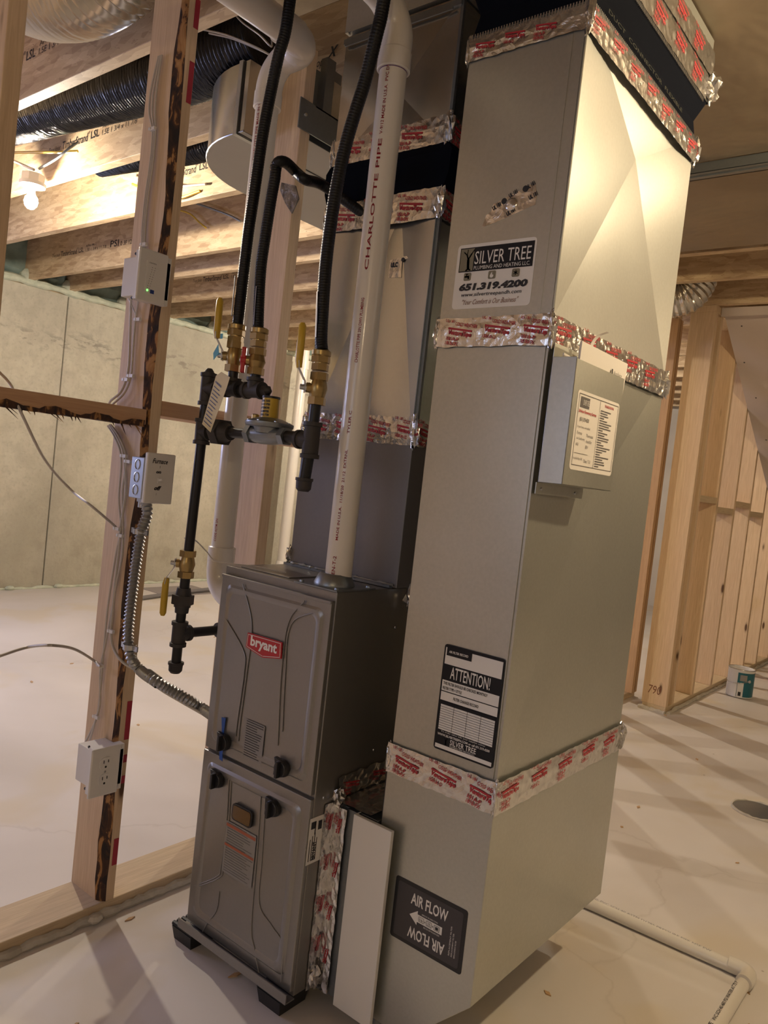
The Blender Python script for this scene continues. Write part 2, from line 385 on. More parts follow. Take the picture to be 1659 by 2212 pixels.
# spray foam on the rim and along the wall top
def lumpy(mb, xr, yr, zr, nx, ny, amp, seed, axis='x'):
    """a bumpy face in the y-z plane at x=xr"""
    rnd = random.Random(seed); vs = []; fs = []
    for i in range(ny+1):
        for j in range(nx+1):
            y = yr[0]+(yr[1]-yr[0])*i/ny; z = zr[0]+(zr[1]-zr[0])*j/nx
            e = 0 if (i in (0, ny) or j in (0, nx)) else 1
            vs.append((xr+amp*rnd.random()*(.3+e), y, z))
    for i in range(ny):
        for j in range(nx):
            a = i*(nx+1)+j; fs.append((a, a+nx+1, a+nx+2, a+1))
    mb.add(vs, fs, True)
fb = MB(); prev = -.12
for y2 in JY[7:]:
    lumpy(fb, -5.99, (prev, y2-.044), (2.40, 2.69), 6, 8, .05, int(y2*100)); prev = y2
o = S_('spray_foam', fb, M['foamdark'], kind='stuff'); o['label'] = 'grey green spray foam filling the rim between joists above concrete wall'; o['category'] = 'insulation'
fb = MB(); rnd = random.Random(3); pts = []; 
n = 150
path = [(-5.955+.02*rnd.random(), -.2+9.5*i/n, 2.372+.012*rnd.random()) for i in range(n+1)]
fb.tube(path, [.020+.016*rnd.random() for _ in path], 9)
for y2 in (2.26, 2.87, 3.2, 3.7, 4.14, 4.64, 5.1):
    fb.ball((-5.96, y2-.02, 2.41), .055, .075, .07, 10)
o = S_('foam_bead', fb, M['foam'], kind='stuff'); o['label'] = 'pale green spray foam bead along the top of the concrete wall'; o['category'] = 'insulation'
fb = MB(); path = [(-5.945+.01*rnd.random(), -.2+9.5*i/220, .002+.008*rnd.random()) for i in range(221)]
fb.tube(path, [.008+.010*rnd.random() for _ in path], 7)
for y in (2.9, 3.3, 4.4, 5.2): fb.ball((-5.93, y, .015), .03, .04, .02, 8)
o = S_('wall_seal', fb, M['foam'], kind='stuff'); o['label'] = 'whitish sealant bead where concrete wall meets the floor'; o['category'] = 'sealant'
# debris on the floor: wood chips and crumbs
db = MB(); rnd = random.Random(11)
for k in range(70):
    x = rnd.uniform(-4.2, .2); y = rnd.uniform(.4, 4.6); a = rnd.random()*3.14; s = rnd.uniform(.002, .007); L = s*rnd.uniform(1, 3.5)
    dx, dy = math.cos(a)*L, math.sin(a)*L; ex, ey = -math.sin(a)*s, math.cos(a)*s
    db.slab([(x-dx, y-dy, 0), (x+ex, y+ey, 0), (x+dx, y+dy, 0), (x-ex, y-ey, 0)], (0, 0, .003))
o = S_('floor_crumbs', db, M['pine_dark'], kind='stuff'); o['label'] = 'small wood chips and crumbs scattered over the concrete floor'; o['category'] = 'debris'

# ------------------------------------------------------------- stud wall left of the furnace
sw = Thing('stud_wall', 'bare wooden stud partition left of the furnace with burnt looking corner on the nearest stud', 'framing', (-1.74, 1.14, 0))
sw.part('bottom_plate', MB().box(-1.81, -1.67, -1.2, 4.83, 0, .038), M['plate_wood'], bevel=.003)
sw.part('top_plate', MB().box(-1.81, -1.67, -1.2, 1.0, 2.352, 2.389), M['pine'], bevel=.002); sw.part('top_plate', MB().box(-1.81, -1.67, 2.40, 4.83, 2.352, 2.389), M['pine'], bevel=.002)
cm = MB(); rnd = random.Random(5)
pth = [(-1.668+.006*rnd.random(), .55+1.0*i/60, .004+.006*rnd.random()) for i in range(61)]
cm.tube(pth, [.007+.008*rnd.random() for _ in pth], 7); cm.ball((-1.655, 1.10, .014), .018, .02, .012, 8)
sw.part('caulk_bead', cm, M['caulk'])
for y0, ztop in ((-.9, 2.351), (-.48, 2.351), (-.07, 2.351), (.335, 2.351), (.709, 2.351), (1.527, 2.389), (1.93, 2.10), (2.34, 2.10), (2.75, 2.351), (3.15, 2.351), (3.56, 2.351), (3.97, 2.351), (4.37, 2.351)):
    sw.part('stud', MB().box(-1.81, -1.67, y0, y0+.038, .038, ztop), M['pine'], bevel=.002)
for y0 in (4.72, 4.765):
    sw.part('stud', MB().box(-1.79, -1.65, y0, y0+.038, .038, 2.351), M['pine_dark'], bevel=.002)
# the wane-edged stud: its near corner is cut by bark
z0, z1 = .038, 2.389; n = 46; rnd = random.Random(8)
A = []; B = []
wx = [.022+.010*math.sin(i*.5)+.006*rnd.random() for i in range(n+1)]; wy = [.010+.004*math.sin(i*.37+1)+.003*rnd.random() for i in range(n+1)]
body = MB(); vs = []; 
for i in range(n+1):
    z = z0+(z1-z0)*i/n
    vs += [(-1.81, 1.12, z), (-1.67-wx[i], 1.12, z), (-1.67, 1.12+wy[i], z), (-1.67, 1.158, z), (-1.81, 1.158, z)]
fs = []
for i in range(n):
    for k in (0, 2, 3, 4):
        a = i*5+k; b = i*5+(k+1) % 5; fs.append((a, b, b+5, a+5))
fs += [(4, 3, 2, 1, 0), tuple(n*5+k for k in range(5))]
body.add(vs, fs); st = sw.part('stud', body, M['pine'])
st['label'] = 'stud with wane edge'
wn = MB(); vs = []; fs = []
for i in range(n+1):
    z = z0+(z1-z0)*i/n; a = Vector((-1.67-wx[i], 1.12, z)); b = Vector((-1.67, 1.12+wy[i], z)); mid = (a+b)/2+Vector((.002, -.003, 0))*rnd.random()
    vs += [a, mid, b]
for i in range(n): fs += [(i*3, i*3+1, i*3+4, i*3+3), (i*3+1, i*3+2, i*3+5, i*3+4)]
wn.add(vs, fs, True); sw.part('bark_edge', wn, M['bark'], st, label='dark bark edge')
rp = MB()
for za, zb in ((.13, .20), (.345, .365), (.40, .42), (.46, .56), (2.06, 2.16), (2.24, 2.31)):
    rp.box(-1.6697, -1.6690, 1.143, 1.157, za, zb)
sw.part('paint_mark', rp, M['burn'], st, label='red spray paint marks')
# blocking between studs, rough lower edge with splinters
bl = MB().box(-1.81, -1.668, .747, 1.117, 1.262, 1.300); b1 = sw.part('blocking', bl, M['block_wood'], bevel=.002)
sp = MB(); rnd = random.Random(4)
for k in range(16):
    y = .75+.36*rnd.random(); L = .012+.04*rnd.random()*(1 if k % 4 else 1.8)
    p = Vector((-1.672, y, 1.262)); q = p+Vector((.004*rnd.random(), L*(rnd.random()*1.2), -.35*L-.006)); s = .0035
    sp.hexa([p+Vector((0, -s, .003)), p+Vector((0, s, .003)), p+Vector((-.006, 0, .003))], [q+Vector((0, -.0004, 0)), q+Vector((0, .0004, 0)), q+Vector((-.0006, 0, 0))])
vs = []; fs = []
for i in range(31):
    y = .748+.365*i/30; d = .006+.005*math.sin(i*.7)+.004*rnd.random(); vs += [(-1.6672, y, 1.2625+d), (-1.6672, y, 1.259-.003*rnd.random()), (-1.80, y, 1.2615)]
for i in range(30): fs += [(i*3+1, i*3+4, i*3+3, i*3), (i*3+2, i*3+5, i*3+4, i*3+1)]
sp.add(vs, fs); sw.part('splinters', sp, M['bark'], b1)
sw.part('blocking', MB().box(-1.81, -1.672, 1.16, 1.525, 1.290, 1.328), M['block_wood'], bevel=.002)
sw.part('blocking', MB().box(-1.81, -1.672, 1.567, 1.928, 1.262, 1.300), M['block_wood'], bevel=.002)
# steel channel header from the second stud
ch = Thing('steel_channel', 'dark grey steel channel screwed to the second stud below the ceiling', 'bracket', (-1.66, 1.6, 2.19))
ch.part('channel', MB().box(-1.668, -1.664, 1.512, 2.4, 2.154, 2.238).box(-1.80, -1.664, 1.572, 2.4, 2.234, 2.238), M['galv_grey'])
ch.part('strap', MB().box(-1.69, -1.664, 1.60, 1.635, 2.238, 2.39).box(-1.72, -1.70, 1.66, 1.70, 2.238, 2.39), M['galv_grey'])
ch.part('screw', MB().lathe((-1.664, 1.535, 2.197), X, [(0, .006), (.003, .005), (.004, .002)], 10), M['chrome'])

# ------------------------------------------------------------- framing, soffit and ceiling on the right
rw = Thing('stud_wall', 'row of pale pine studs under the stairs behind the paint can', 'framing', (-1.47, 4.7, 0))
rw.part('bottom_plate', MB().box(-1.54, -1.40, 4.60, 9.3, 0, .038), M['plate_wood'], bevel=.003)
def soffit_z(y): return 2.43-.58*(y-4.62)
for k, y0 in enumerate([4.60, 4.705]+[4.68+.413*q for q in range(1, 9)]):
    zt = 2.351
    if zt > .1: rw.part('stud', MB().box(-1.545, -1.40, y0, y0+.038, .038, zt), M['pine'], bevel=.002)
ys = [4.743]+[4.718+.413*q for q in range(1, 8)]
for k in range(len(ys)-1):
    dz = .0 if k % 2 == 0 else -.055
    if soffit_z(ys[k+1]) > 1.36: rw.part('blocking', MB().box(-1.54, -1.402, ys[k], ys[k+1]-.038, 1.262+dz, 1.300+dz), M['plate_wood'])
rw.part('top_plate', MB().box(-1.54, -1.40, 4.60, 9.3, 2.351, 2.389), M['pine'], bevel=.002)
c2 = MB(); rnd = random.Random(15); pth = [(-1.393+.006*rnd.random(), 4.62+4.2*i/120, .004+.006*rnd.random()) for i in range(121)]
c2.tube(pth, [.007+.008*rnd.random() for _ in pth], 7); pth = [(-1.40-.16*i/14, 4.592+.006*rnd.random(), .006) for i in range(15)]; c2.tube(pth, [.009+.01*rnd.random() for _ in pth], 7)
rw.part('caulk_bead', c2, M['caulk'])
mk = MB(); text(mk, '790', (-1.515, 4.60, .10), X, Z, .075, .05, bold=-.0, skew=.1); rw.part('pencil_mark', mk, M['brown_ink'])
sf = MB(); sf.slab([(-1.396, 4.70, soffit_z(4.70)), (.3, 4.70, soffit_z(4.70)), (.3, 8.5, soffit_z(8.5)), (-1.396, 8.5, soffit_z(8.5))], (0, .008, .014))
sfo = single('stair_soffit', sf, M['drywall'], 'sloping drywall sheet with screws closing the underside of the stairs', 'drywall', (-.55, 4.6, 2.3))
sc = MB()
for yy in (4.82, 5.1, 5.4, 5.8, 6.2, 6.6):
    for xx in (-1.33, -1.0, -.7):
        p = Vector((xx+.02*math.sin(yy*7), yy, soffit_z(yy))); sc.lathe(p-Vector((-.0, .5, .86))*.0015, (0, .5, .86), [(0, .005), (.001, .005)], 8)
o = sc.build('screw', M['black_ink'], sfo, (-.55, 4.6, 2.3)); o['kind'] = 'stuff'
sj = MB(); text(sj, '27 mm', (-1.27, 6.12, soffit_z(6.12)), X, Vector((0, -.863, .505)), .10, .03, off=-.0, bold=.01)
for i in range(len(sj.v)): sj.v[i] = (sj.v[i][0], sj.v[i][1]-.001, sj.v[i][2]-.002)
sj.build('printing', M['black_ink'], sfo, (-.55, 4.6, 2.3))
hd = single('header', MB().box(-1.396, 3.1, 4.675, 4.69, 2.34, 2.389), M['drywall'], 'drywall strip along the header above the sloping stair soffit', 'drywall', (.8, 4.51, 2.35))
# joist panning sheets (return air) and the bar between them
def sheet(x0, x1, y0, y1, z, amp, sag, nx=26, ny=16, seed=1):
    rnd = random.Random(seed); mb = MB(); vs = []; fs = []
    ph = [rnd.random()*6 for _ in range(6)]
    for i in range(ny+1):
        for j in range(nx+1):
            a = j/nx; b = i/ny; x = x0+(x1-x0)*a; y = y0+(y1-y0)*b; e = math.sin(math.pi*min(1, max(0, b)))**.6
            d = amp*e*(math.sin(x*5+ph[0]+y*2)+.6*math.sin(x*9+y*7+ph[1])+.5*math.sin(y*13+ph[2]+x*3))+sag*math.sin(math.pi*b)
            vs.append((x, y, z-abs(d)*.9)); 
    m = len(vs); vs += [(v[0], v[1], v[2]+.003) for v in vs]
    for i in range(ny):
        for j in range(nx):
            a = i*(nx+1)+j; fs += [(a, a+1, a+nx+2, a+nx+1), (m+a, m+a+nx+1, m+a+nx+2, m+a+1)]
    mb.add(vs, fs, True); return mb
single('joist_panning', sheet(-1.0, 2.6, .9, 2.69, 2.386, .002, .004, seed=3), M['panning'], 'tan sheet panel under the joists above and right of the big duct', 'panel', (.8, 1.8, 2.38))
single('joist_panning', sheet(-1.30, 2.6, 2.755, 3.60, 2.384, .010, .02, seed=9), M['panning'], 'wrinkled tan sheet panel hanging beyond the dark ceiling bar', 'panel', (.8, 3.2, 2.37))
bar = MB().box(-1.2, 2.6, 2.695, 2.700, 2.352, 2.386).box(-1.2, 2.6, 2.695, 2.75, 2.350, 2.354).box(-1.2, 2.6, 2.745, 2.75, 2.350, 2.386).box(-1.2, 2.6, 2.715, 2.73, 2.346, 2.350)
single('ceiling_bar', bar, M['galv_grey'], 'dark grey metal bar across the ceiling right of the big duct', 'metal bar', (.7, 2.72, 2.36))
# ============================================================= FURNACE
BK = (-1.264, 1.6, .045)
fu = Thing('furnace', 'grey upright gas furnace with black door knobs and a red badge', 'furnace', BK)
FX0, FX1, FY, FB = -1.446, -1.081, 1.218, 1.95
cab = MB().box(FX0, FX1, FY+.012, FB, .048, .944)
cabo = fu.part('cabinet', cab, M['furnace'], bevel=.002)
# rail under the lower door
fu.part('bottom_rail', MB().box(FX0-.012, FX1+.004, FY-.014, FY+.012, .044, .047).box(FX0-.012, FX1+.004, FY-.016, FY-.013, .044, .066), M['furnace'])
def plateau(mb, x0, x1, z0, z1, y, h, s, rad=.018):
    def ring(a, yy):
        out = []
        for cx, cz, a0 in ((x1-a-rad, z0+a+rad, -90), (x1-a-rad, z1-a-rad, 0), (x0+a+rad, z1-a-rad, 90), (x0+a+rad, z0+a+rad, 180)):
            for k in range(6):
                t = math.radians(a0+k*18); out.append((cx+rad*math.cos(t), yy, cz+rad*math.sin(t)))
        return out
    A = ring(0, y); B = ring(s, y-h); C = ring(s*2.2, y-h); D = ring(s*3.2, y-h*.45); n = len(A)
    fs = [(i+n*q, (i+1) % n+n*q, n+(i+1) % n+n*q, n+i+n*q) for q in range(3) for i in range(n)]
    mb.add(A+B+C+D, [tuple(reversed(q)) for q in fs]+[tuple(range(3*n, 4*n))], True)
def ridge(mb, pts, rad=.0013):
    P = crv([(p[0], FY-.0032, p[2]) for p in pts], 6); mb.tube(P, rad, 7)
ud = fu.part('door', MB().box(FX0+.004, FX1-.002, FY, FY+.012, .500, .925).box(FX0+.004, FX1-.002, FY-.003, FY, .918, .925), M['furnace'], bevel=.0025, label='upper door with red badge')
em = MB(); plateau(em, FX0+.022, FX1-.020, .522, .905, FY+.0005, .005, .006)
ridge(em, [(-1.3632, 1.2180, 0.9126), (-1.3187, 1.2180, 0.8247), (-1.3188, 1.2180, 0.7099), (-1.3236, 1.2180, 0.5930), (-1.3233, 1.2180, 0.5489)]); ridge(em, [(-1.4149, 1.2180, 0.8237), (-1.3380, 1.2180, 0.7602), (-1.3275, 1.2180, 0.7132), (-1.3331, 1.2180, 0.6014), (-1.3345, 1.2180, 0.5566)])
ridge(em, [(-1.1594, 1.2180, 0.9114), (-1.2016, 1.2180, 0.8544), (-1.2071, 1.2180, 0.7430), (-1.1941, 1.2180, 0.5778)]); ridge(em, [(-1.1153, 1.2180, 0.8975), (-1.1937, 1.2180, 0.8508), (-1.1941, 1.2180, 0.7357), (-1.1844, 1.2180, 0.6124)])
fu.part('pressing', em, M['furnace'], ud)
ld = fu.part('door', MB().box(FX0, FX1, FY, FY+.012, .062, .492), M['furnace'], bevel=.0025, label='lower door with sight glass')
em = MB(); plateau(em, FX0+.020, FX1-.022, .085, .470, FY+.0005, .006, .007)
for dx in (0, .008):
    ridge(em, [(p[0]+dx, 0, p[2]) for p in [(-1.3418, 1.2180, 0.4539), (-1.3349, 1.2180, 0.3555), (-1.3374, 1.2180, 0.2419), (-1.3497, 1.2180, 0.2108), (-1.4227, 1.2180, 0.1579)]])
ridge(em, [(-1.3347, 1.2180, 0.1809), (-1.3376, 1.2180, 0.1343), (-1.3626, 1.2180, 0.0944), (-1.3786, 1.2180, 0.0616)])
ridge(em, [(-1.2156, 1.2180, 0.4590), (-1.2063, 1.2180, 0.3175), (-1.1995, 1.2180, 0.2125), (-1.1519, 1.2180, 0.1805), (-1.1124, 1.2180, 0.1548), (-1.1077, 1.2180, 0.0751)]); ridge(em, [(-1.2295, 1.2180, 0.4487), (-1.2223, 1.2180, 0.3002), (-1.2166, 1.2180, 0.1505), (-1.1986, 1.2180, 0.1047), (-1.1778, 1.2180, 0.0608)])
fu.part('pressing', em, M['furnace'], ld)
def knob(px, pz, par):
    mb = MB(); c = Vector((px, FY-.004, pz)); prof = [(0, .0195), (.006, .0195), (.010, .018), (.012, .015)]
    mb.lathe(c, NY, prof, 22)
    mb.box(px-.0035, px+.0035, FY-.030, FY-.014, pz-.018, pz+.018)
    mb.slab([(px, FY-.006, pz+.019), (px-.0225, FY-.006, pz+.021), (px-.018, FY-.006, pz+.006), (px-.020, FY-.006, pz-.019), (px, FY-.006, pz-.019)], (0, -.010, 0))
    mb.lathe(c+Vector((0, -.011, 0)), NY, [(0, .0185), (.004, .017)], 22)
    fu.part('knob', mb, M['black'], par, bevel=.0012)
for p, q in ((-1.365, .534), (-1.167, .536)): knob(p, q, ud)
for p, q in ((-1.375, .440), (-1.181, .441)): knob(p, q, ld)
# badge
bd = MB(); bd.slab([(-1.323, FY-.006, .807), (-1.325, FY-.006, .773), (-1.266, FY-.006, .761), (-1.207, FY-.006, .772), (-1.209, FY-.006, .809)], (0, -.003, 0))
bo = fu.part('badge', bd, M['red'], ud); bt = MB()
text(bt, 'bryant', (-1.310, FY-.009, .773), X, Z, .088, .030, bold=.035)
for a, b in (((-1.320, .8035), (-1.213, .8055)), ((-1.3215, .7755), (-1.267, .7645)), ((-1.265, .7645), (-1.2105, .7745)), ((-1.3215, .776), (-1.320, .8035)), ((-1.2105, .7745), (-1.213, .8055))):
    bt.tube([(a[0], FY-.0093, a[1]), (b[0], FY-.0093, b[1])], .0007, 5)
fu.part('lettering', bt, M['white_ink'], bo)
# labels on the doors
def linelabel(par, o, U, V, w, h, rows, m=M['label_grey'], ink=M['black_ink'], head=None, seed=1, th=fu, name='warning_label', cols=1):
    mb = MB(); rect(mb, o, U, V, w, h, .0006, .003); lo = th.part(name, mb, m, par)
    ik = MB(); rnd = random.Random(seed); o = Vector(o); U = Vector(U); V = Vector(V)
    for i in range(rows):
        for c in range(cols):
            cw = w/cols; L = cw*(.55+.35*rnd.random()); b = h*(1-(i+.8)/(rows+.6))
            rect(ik, o+U*(c*cw+cw*.06)+V*b, U, V, L, h/rows*.28, .0010)
    th.part('printing', ik, ink, lo)
    if head:
        hk = MB()
        for (a, b, ww, hh) in head: rect(hk, o+U*a*w+V*b*h, U, V, ww*w, hh*h, .0012)
        th.part('heading', hk, M['orange_ink'], lo)
    return lo
yl = FY-.0035
linelabel(ud, (-1.304, yl, .52), X, Z, .065, .088, 15, seed=2, m=mat('furnace_label', (.23, .22, .21), .4), ink=M['label_dark'])
linelabel(ld, (-1.334, yl, .234), X, Z, .105, .122, 20, seed=3, head=((.02, .90, .96, .06), (.02, .52, .96, .05)), ink=mat('label_faded_ink', (.12, .115, .11), .5))
sg = MB(); rrect_slab(sg, (-1.313, FY-.006, .368), X, Z, .068, .040, .004, .009); wo = fu.part('sight_glass', sg, M['black'], ld)
sg = MB(); rrect_slab(sg, (-1.309, FY-.0101, .372), X, Z, .060, .032, .0012, .007); fu.part('glass', sg, M['glass_amber'], wo)
tp = MB(); rnd = random.Random(2)
pt = [(-1.387, .588), (-1.372, .590), (-1.3735, .555), (-1.366, .53), (-1.371, .505), (-1.368, .486), (-1.380, .488), (-1.384, .52), (-1.379, .545)]
tp.slab([(a, FY-.0052, b) for a, b in pt], (0, -.0008, 0)); fu.part('painter_tape', tp, M['blue'], ud, label='strip of blue tape')
# rating plate on the right side near the front
npl = MB(); XR = FX1+.0002
rect(npl, (XR, 1.222, .345), Y, Z, .075, .104, .0006); npo = fu.part('rating_plate', npl, M['white'], cabo)
ik = MB(); text(ik, 'BRYANT', (XR, 1.250, .352), Z, NY, .042, .012, off=.001, bold=.03)
for k in range(4): rect(ik, (XR, 1.228+k*.0068, .352), Y, Z, .0022, .050+.006*(k % 3), .0011)
for a, b, c, d in ((1.228, .424, .014, .016), (1.250, .418, .012, .02), (1.266, .408, .012, .03), (1.240, .41, .003, .03)): rect(ik, (XR, a, b), Y, Z, c, d, .0011)
fu.part('printing', ik, M['black_ink'], npo)
sc = MB()
for y, z in ((1.26, .487), (1.45, .85), (1.5, .83), (1.55, .72), (1.58, .6), (1.42, .56)): sc.lathe((FX1, y, z), X, [(0, .004), (.002, .003)], 8)
fu.part('screw', sc, M['chrome'], cabo)
# top: plates, vent collar, screws and the thin wire
fu.part('top_plate', MB().box(FX0+.03, -1.25, 1.25, 1.40, .944, .9465), M['furnace'], bevel=.001)
vc = MB(); vc.box(-1.205, -1.075, 1.222, 1.352, .945, .948); vc.lathe((-1.142, 1.286, .948), Z, [(0, .046), (.004, .046), (.022, .037), (.026, .033)], 28)
for a in range(4):
    t = math.pi/4+a*math.pi/2; vc.lathe((-1.140+.062*math.cos(t)*1.2, 1.287+.062*math.sin(t)*1.2, .948), Z, [(0, .005), (.004, .004)], 8)
fu.part('vent_collar', vc, M['galv_grey'])
kw = MB(); kw.tube(crv([(-1.6336, 1.2400, 0.9856), (-1.5913, 1.2400, 0.9866), (-1.5411, 1.2400, 0.9654), (-1.4926, 1.2400, 0.9459)]+[(-1.39, 1.27, .95), (-1.33, 1.28, .949), (-1.30, 1.29, .9485)], 6), .0016, 6)
single('loose_wire', kw, M['cable'], 'thin loose grey wire curling from the furnace top toward the gas pipe', 'wire', (-1.4, 1.25, .95))
# ribbed rubber risers
def riser(x, y, lab):
    t = Thing('rubber_riser', lab, 'riser', (x, y, 0), 'rubber risers under the furnace')
    t.part('block', MB().hexa([(x-.033, y-.035, 0), (x+.033, y-.035, 0), (x+.033, y+.045, 0), (x-.033, y+.045, 0)], [(x-.037, y-.042, .034), (x+.037, y-.042, .034), (x+.037, y+.05, .034), (x-.037, y+.05, .034)]), M['rubber'])
    for k in range(7):
        yy = y-.036+k*.0135; t.part('rib', MB().tube([(x-.039, yy, .0375), (x+.039, yy, .0375)], .0058, 8), M['rubber'])
riser(-1.447, 1.248, 'black ribbed rubber riser under the left front corner of furnace')
riser(-1.135, 1.250, 'black ribbed rubber riser under the right front corner of furnace')
riser(-1.11, 1.90, 'black ribbed rubber riser under the rear of the furnace')
riser(-1.42, 1.90, 'black ribbed rubber riser under the rear left corner of furnace')

# ============================================================= FOIL TAPE helpers
def crumple(mb, c, rx, ry, rz, seed, n=12):
    rnd = random.Random(seed); vs = []; fs = []; m = 7
    for i in range(m+1):
        t = math.pi*i/m
        for k in range(n):
            a = 2*math.pi*k/n; q = .6+.65*rnd.random(); vs.append((c[0]+rx*q*math.sin(t)*math.cos(a), c[1]+ry*q*math.sin(t)*math.sin(a), c[2]+rz*q*math.cos(t)))
    for i in range(m):
        for k in range(n): fs.append((i*n+k, (i+1)*n+k, (i+1)*n+(k+1) % n, i*n+(k+1) % n))
    mb.add(vs, fs, False)
def CR(th, *a):
    mb = MB(); crumple(mb, *a); th.part('crumpled_tape', mb, M['foil'])
def tape(th, par, o, U, V, w, h, seed, logo_dir=1, name='foil_tape', t=.0010, jag=.003, logos=True, step=.092, wav=.0013):
    """a strip of printed foil tape w x h on the plane through o"""
    rnd = random.Random(seed); o = Vector(o); U = Vector(U); V = Vector(V); N = U.cross(V)
    n = max(6, int(w/.012)); q = 5; vs = []; fs = []
    e0 = [jag*(rnd.random()-.5) for _ in range(n+1)]; e1 = [jag*(rnd.random()-.5) for _ in range(n+1)]
    for i in range(n+1):
        for j in range(q+1):
            b = e0[i]+(h+e1[i]-e0[i])*j/q; d = t+(wav*rnd.random() if 0 < j < q else 0)
            if j == 3: d += .0010
            vs.append(o+U*(w*i/n)+V*b+N*d)
    for i in range(n):
        for j in range(q):
            a = i*(q+1)+j; fs.append((a, a+q+1, a+q+2, a+1))
    mb = MB(); mb.add(vs, fs, False); to = th.part(name, mb, M['foil'], par)
    ik = MB(); off = t+wav+.0013
    if logos:
        k = 0; x = .012+.02*rnd.random()
        while x < w-.05:
            s = h/.062*1.22
            bb = .002*s+(.003 if k % 2 else 0)
            a = o+U*x+V*bb
            th_ = -.14*logo_dir; U2 = (U*math.cos(th_)+V*math.sin(th_)).normalized(); V2 = (V*math.cos(th_)-U*math.sin(th_)).normalized()
            rect(ik, a+V2*.0245*s+V*.006, U2, V2, .05*s, .0035*s, off)
            text(ik, 'VentureTape', a+V2*.0135*s+V*.006, U2, V2, .050*s, .0105*s, off, bold=.045, skew=.12)
            text(ik, '1581A ®' if k % 2 else '181A-P', a+V2*.0055*s+V*.006, U2, V2, .026*s, .0065*s, off, bold=.03)
            if not k % 2: text(ik, '181B-FX', a-V2*.0025*s+V*.006, U2, V2, .026*s, .0065*s, off, bold=.03)
            if h > .05:
                text(ik, 'COLD WEATHER', a+V*(h*.70)+U*.020, U2, V2, .046*s, .0062*s, off, bold=.02)
                text(ik, 'UL 181', a+V*(h*.84)-U*.004, U2, V2, .018*s, .005*s, off, bold=.02)
            x += step*s/1.22; k += 1
    if ik.v: th.part('tape_print', ik, M['red_ink'], to)
    return to

# ============================================================= RETURN AIR DUCT
DX0, DX1, DY0, DY1 = -.962, -.697, 1.319, 1.955
rd = Thing('return_duct', 'tall galvanised return air duct with stickers, in front on the right', 'duct', (-.83, 1.64, .04))
# lowest boot with slanted bottom corner
bt = MB(); zb, zt = .040, .600
pr = [(DX0, zb), (-.842, zb), (DX1, .185), (DX1, zt), (DX0, zt)]
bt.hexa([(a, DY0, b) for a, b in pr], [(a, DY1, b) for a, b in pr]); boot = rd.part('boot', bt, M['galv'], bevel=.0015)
def broken(z0, z1, right, front, jitter=0):
    """duct section, right face as four cross broken facets; right = list of 4 edge params + apex"""
    mb = MB(); x0, x1 = DX0+.004, DX1-.004
    mb.box(x0, x1-.027, DY0+.008, DY1-.004, z0, z1)
    (yt, yb, zf, zr, ay, az, d) = right
    P = [(x1, DY0+.004, z0), (x1, yb, z0), (x1, DY1-.004, z0), (x1, DY1-.004, zr), (x1, DY1-.004, z1), (x1, yt, z1), (x1, DY0+.004, z1), (x1, DY0+.004, zf)]
    A = (x1-d, ay, az)
    if zf is None:
        P = [P[0], P[1], P[2], P[3] if zr else None, P[4], P[5], P[6]]; P = [p for p in P if p]
    n = len(P); mb.add(P+[A], [(i, (i+1) % n, n) for i in range(n)])
    # front face, slightly broken too
    (ax, az2, d2) = front; F = [(x0, DY0+.004, z0), (x1, DY0+.004, z0), (x1, DY0+.004, z1), (x0, DY0+.004, z1)]
    mb.add(F+[(ax, DY0+.004+d2, az2)], [(0, 1, 4), (1, 2, 4), (2, 3, 4), (3, 0, 4)])
    return mb
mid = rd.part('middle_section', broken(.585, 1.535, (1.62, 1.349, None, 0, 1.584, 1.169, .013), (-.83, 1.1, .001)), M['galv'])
upp = rd.part('upper_section', broken(1.53, 2.12, (1.60, 1.86, None, 0, 1.669, 1.965, .024), (-.83, 1.8, .001)), M['galv_lit'])
# front of upper section: darker steel skin, its shade put into the colour
fk = MB().box(DX0+.003, DX1-.006, DY0+.002, DY0+.0045, 1.532, 2.118); rd.part('front_shade_skin', fk, M['galv'], upp)
# standing seams at corners
rd.part('corner_seam', MB().tube([(DX1-.003, DY0+.003, 1.54), (DX1-.003, DY0+.003, 2.07)], .0022, 6).tube([(DX1-.012, DY0+.003, .64), (DX1-.010, DY0+.003, 1.48)], .0015, 6).box(DX1-.03, DX1-.029, DY0+.001, DY0+.004, 1.54, 2.07), M['galv'])
# taped joints
for (za, zb_, sd) in ((.573, .636, 1), (1.481, 1.540, 2), (2.066, 2.112, 3)):
    tape(rd, None, (DX0-.002, DY0-.001, za), X, Z, DX1-DX0+.004, zb_-za, sd)
    tape(rd, None, (DX1+.001, DY0-.002, za-.004), Y, Z, DY1-DY0+.004, zb_-za+.004, sd+10, logos=True, logo_dir=-.5, step=.115)
    CR(rd, (DX1, DY0, (za+zb_)/2), .009, .009, .034, sd+3); CR(rd, (DX1-.002, DY1, (za+zb_)/2), .014, .016, .034, sd+5); CR(rd, (DX0, DY0, (za+zb_)/2), .007, .007, .03, sd+7)
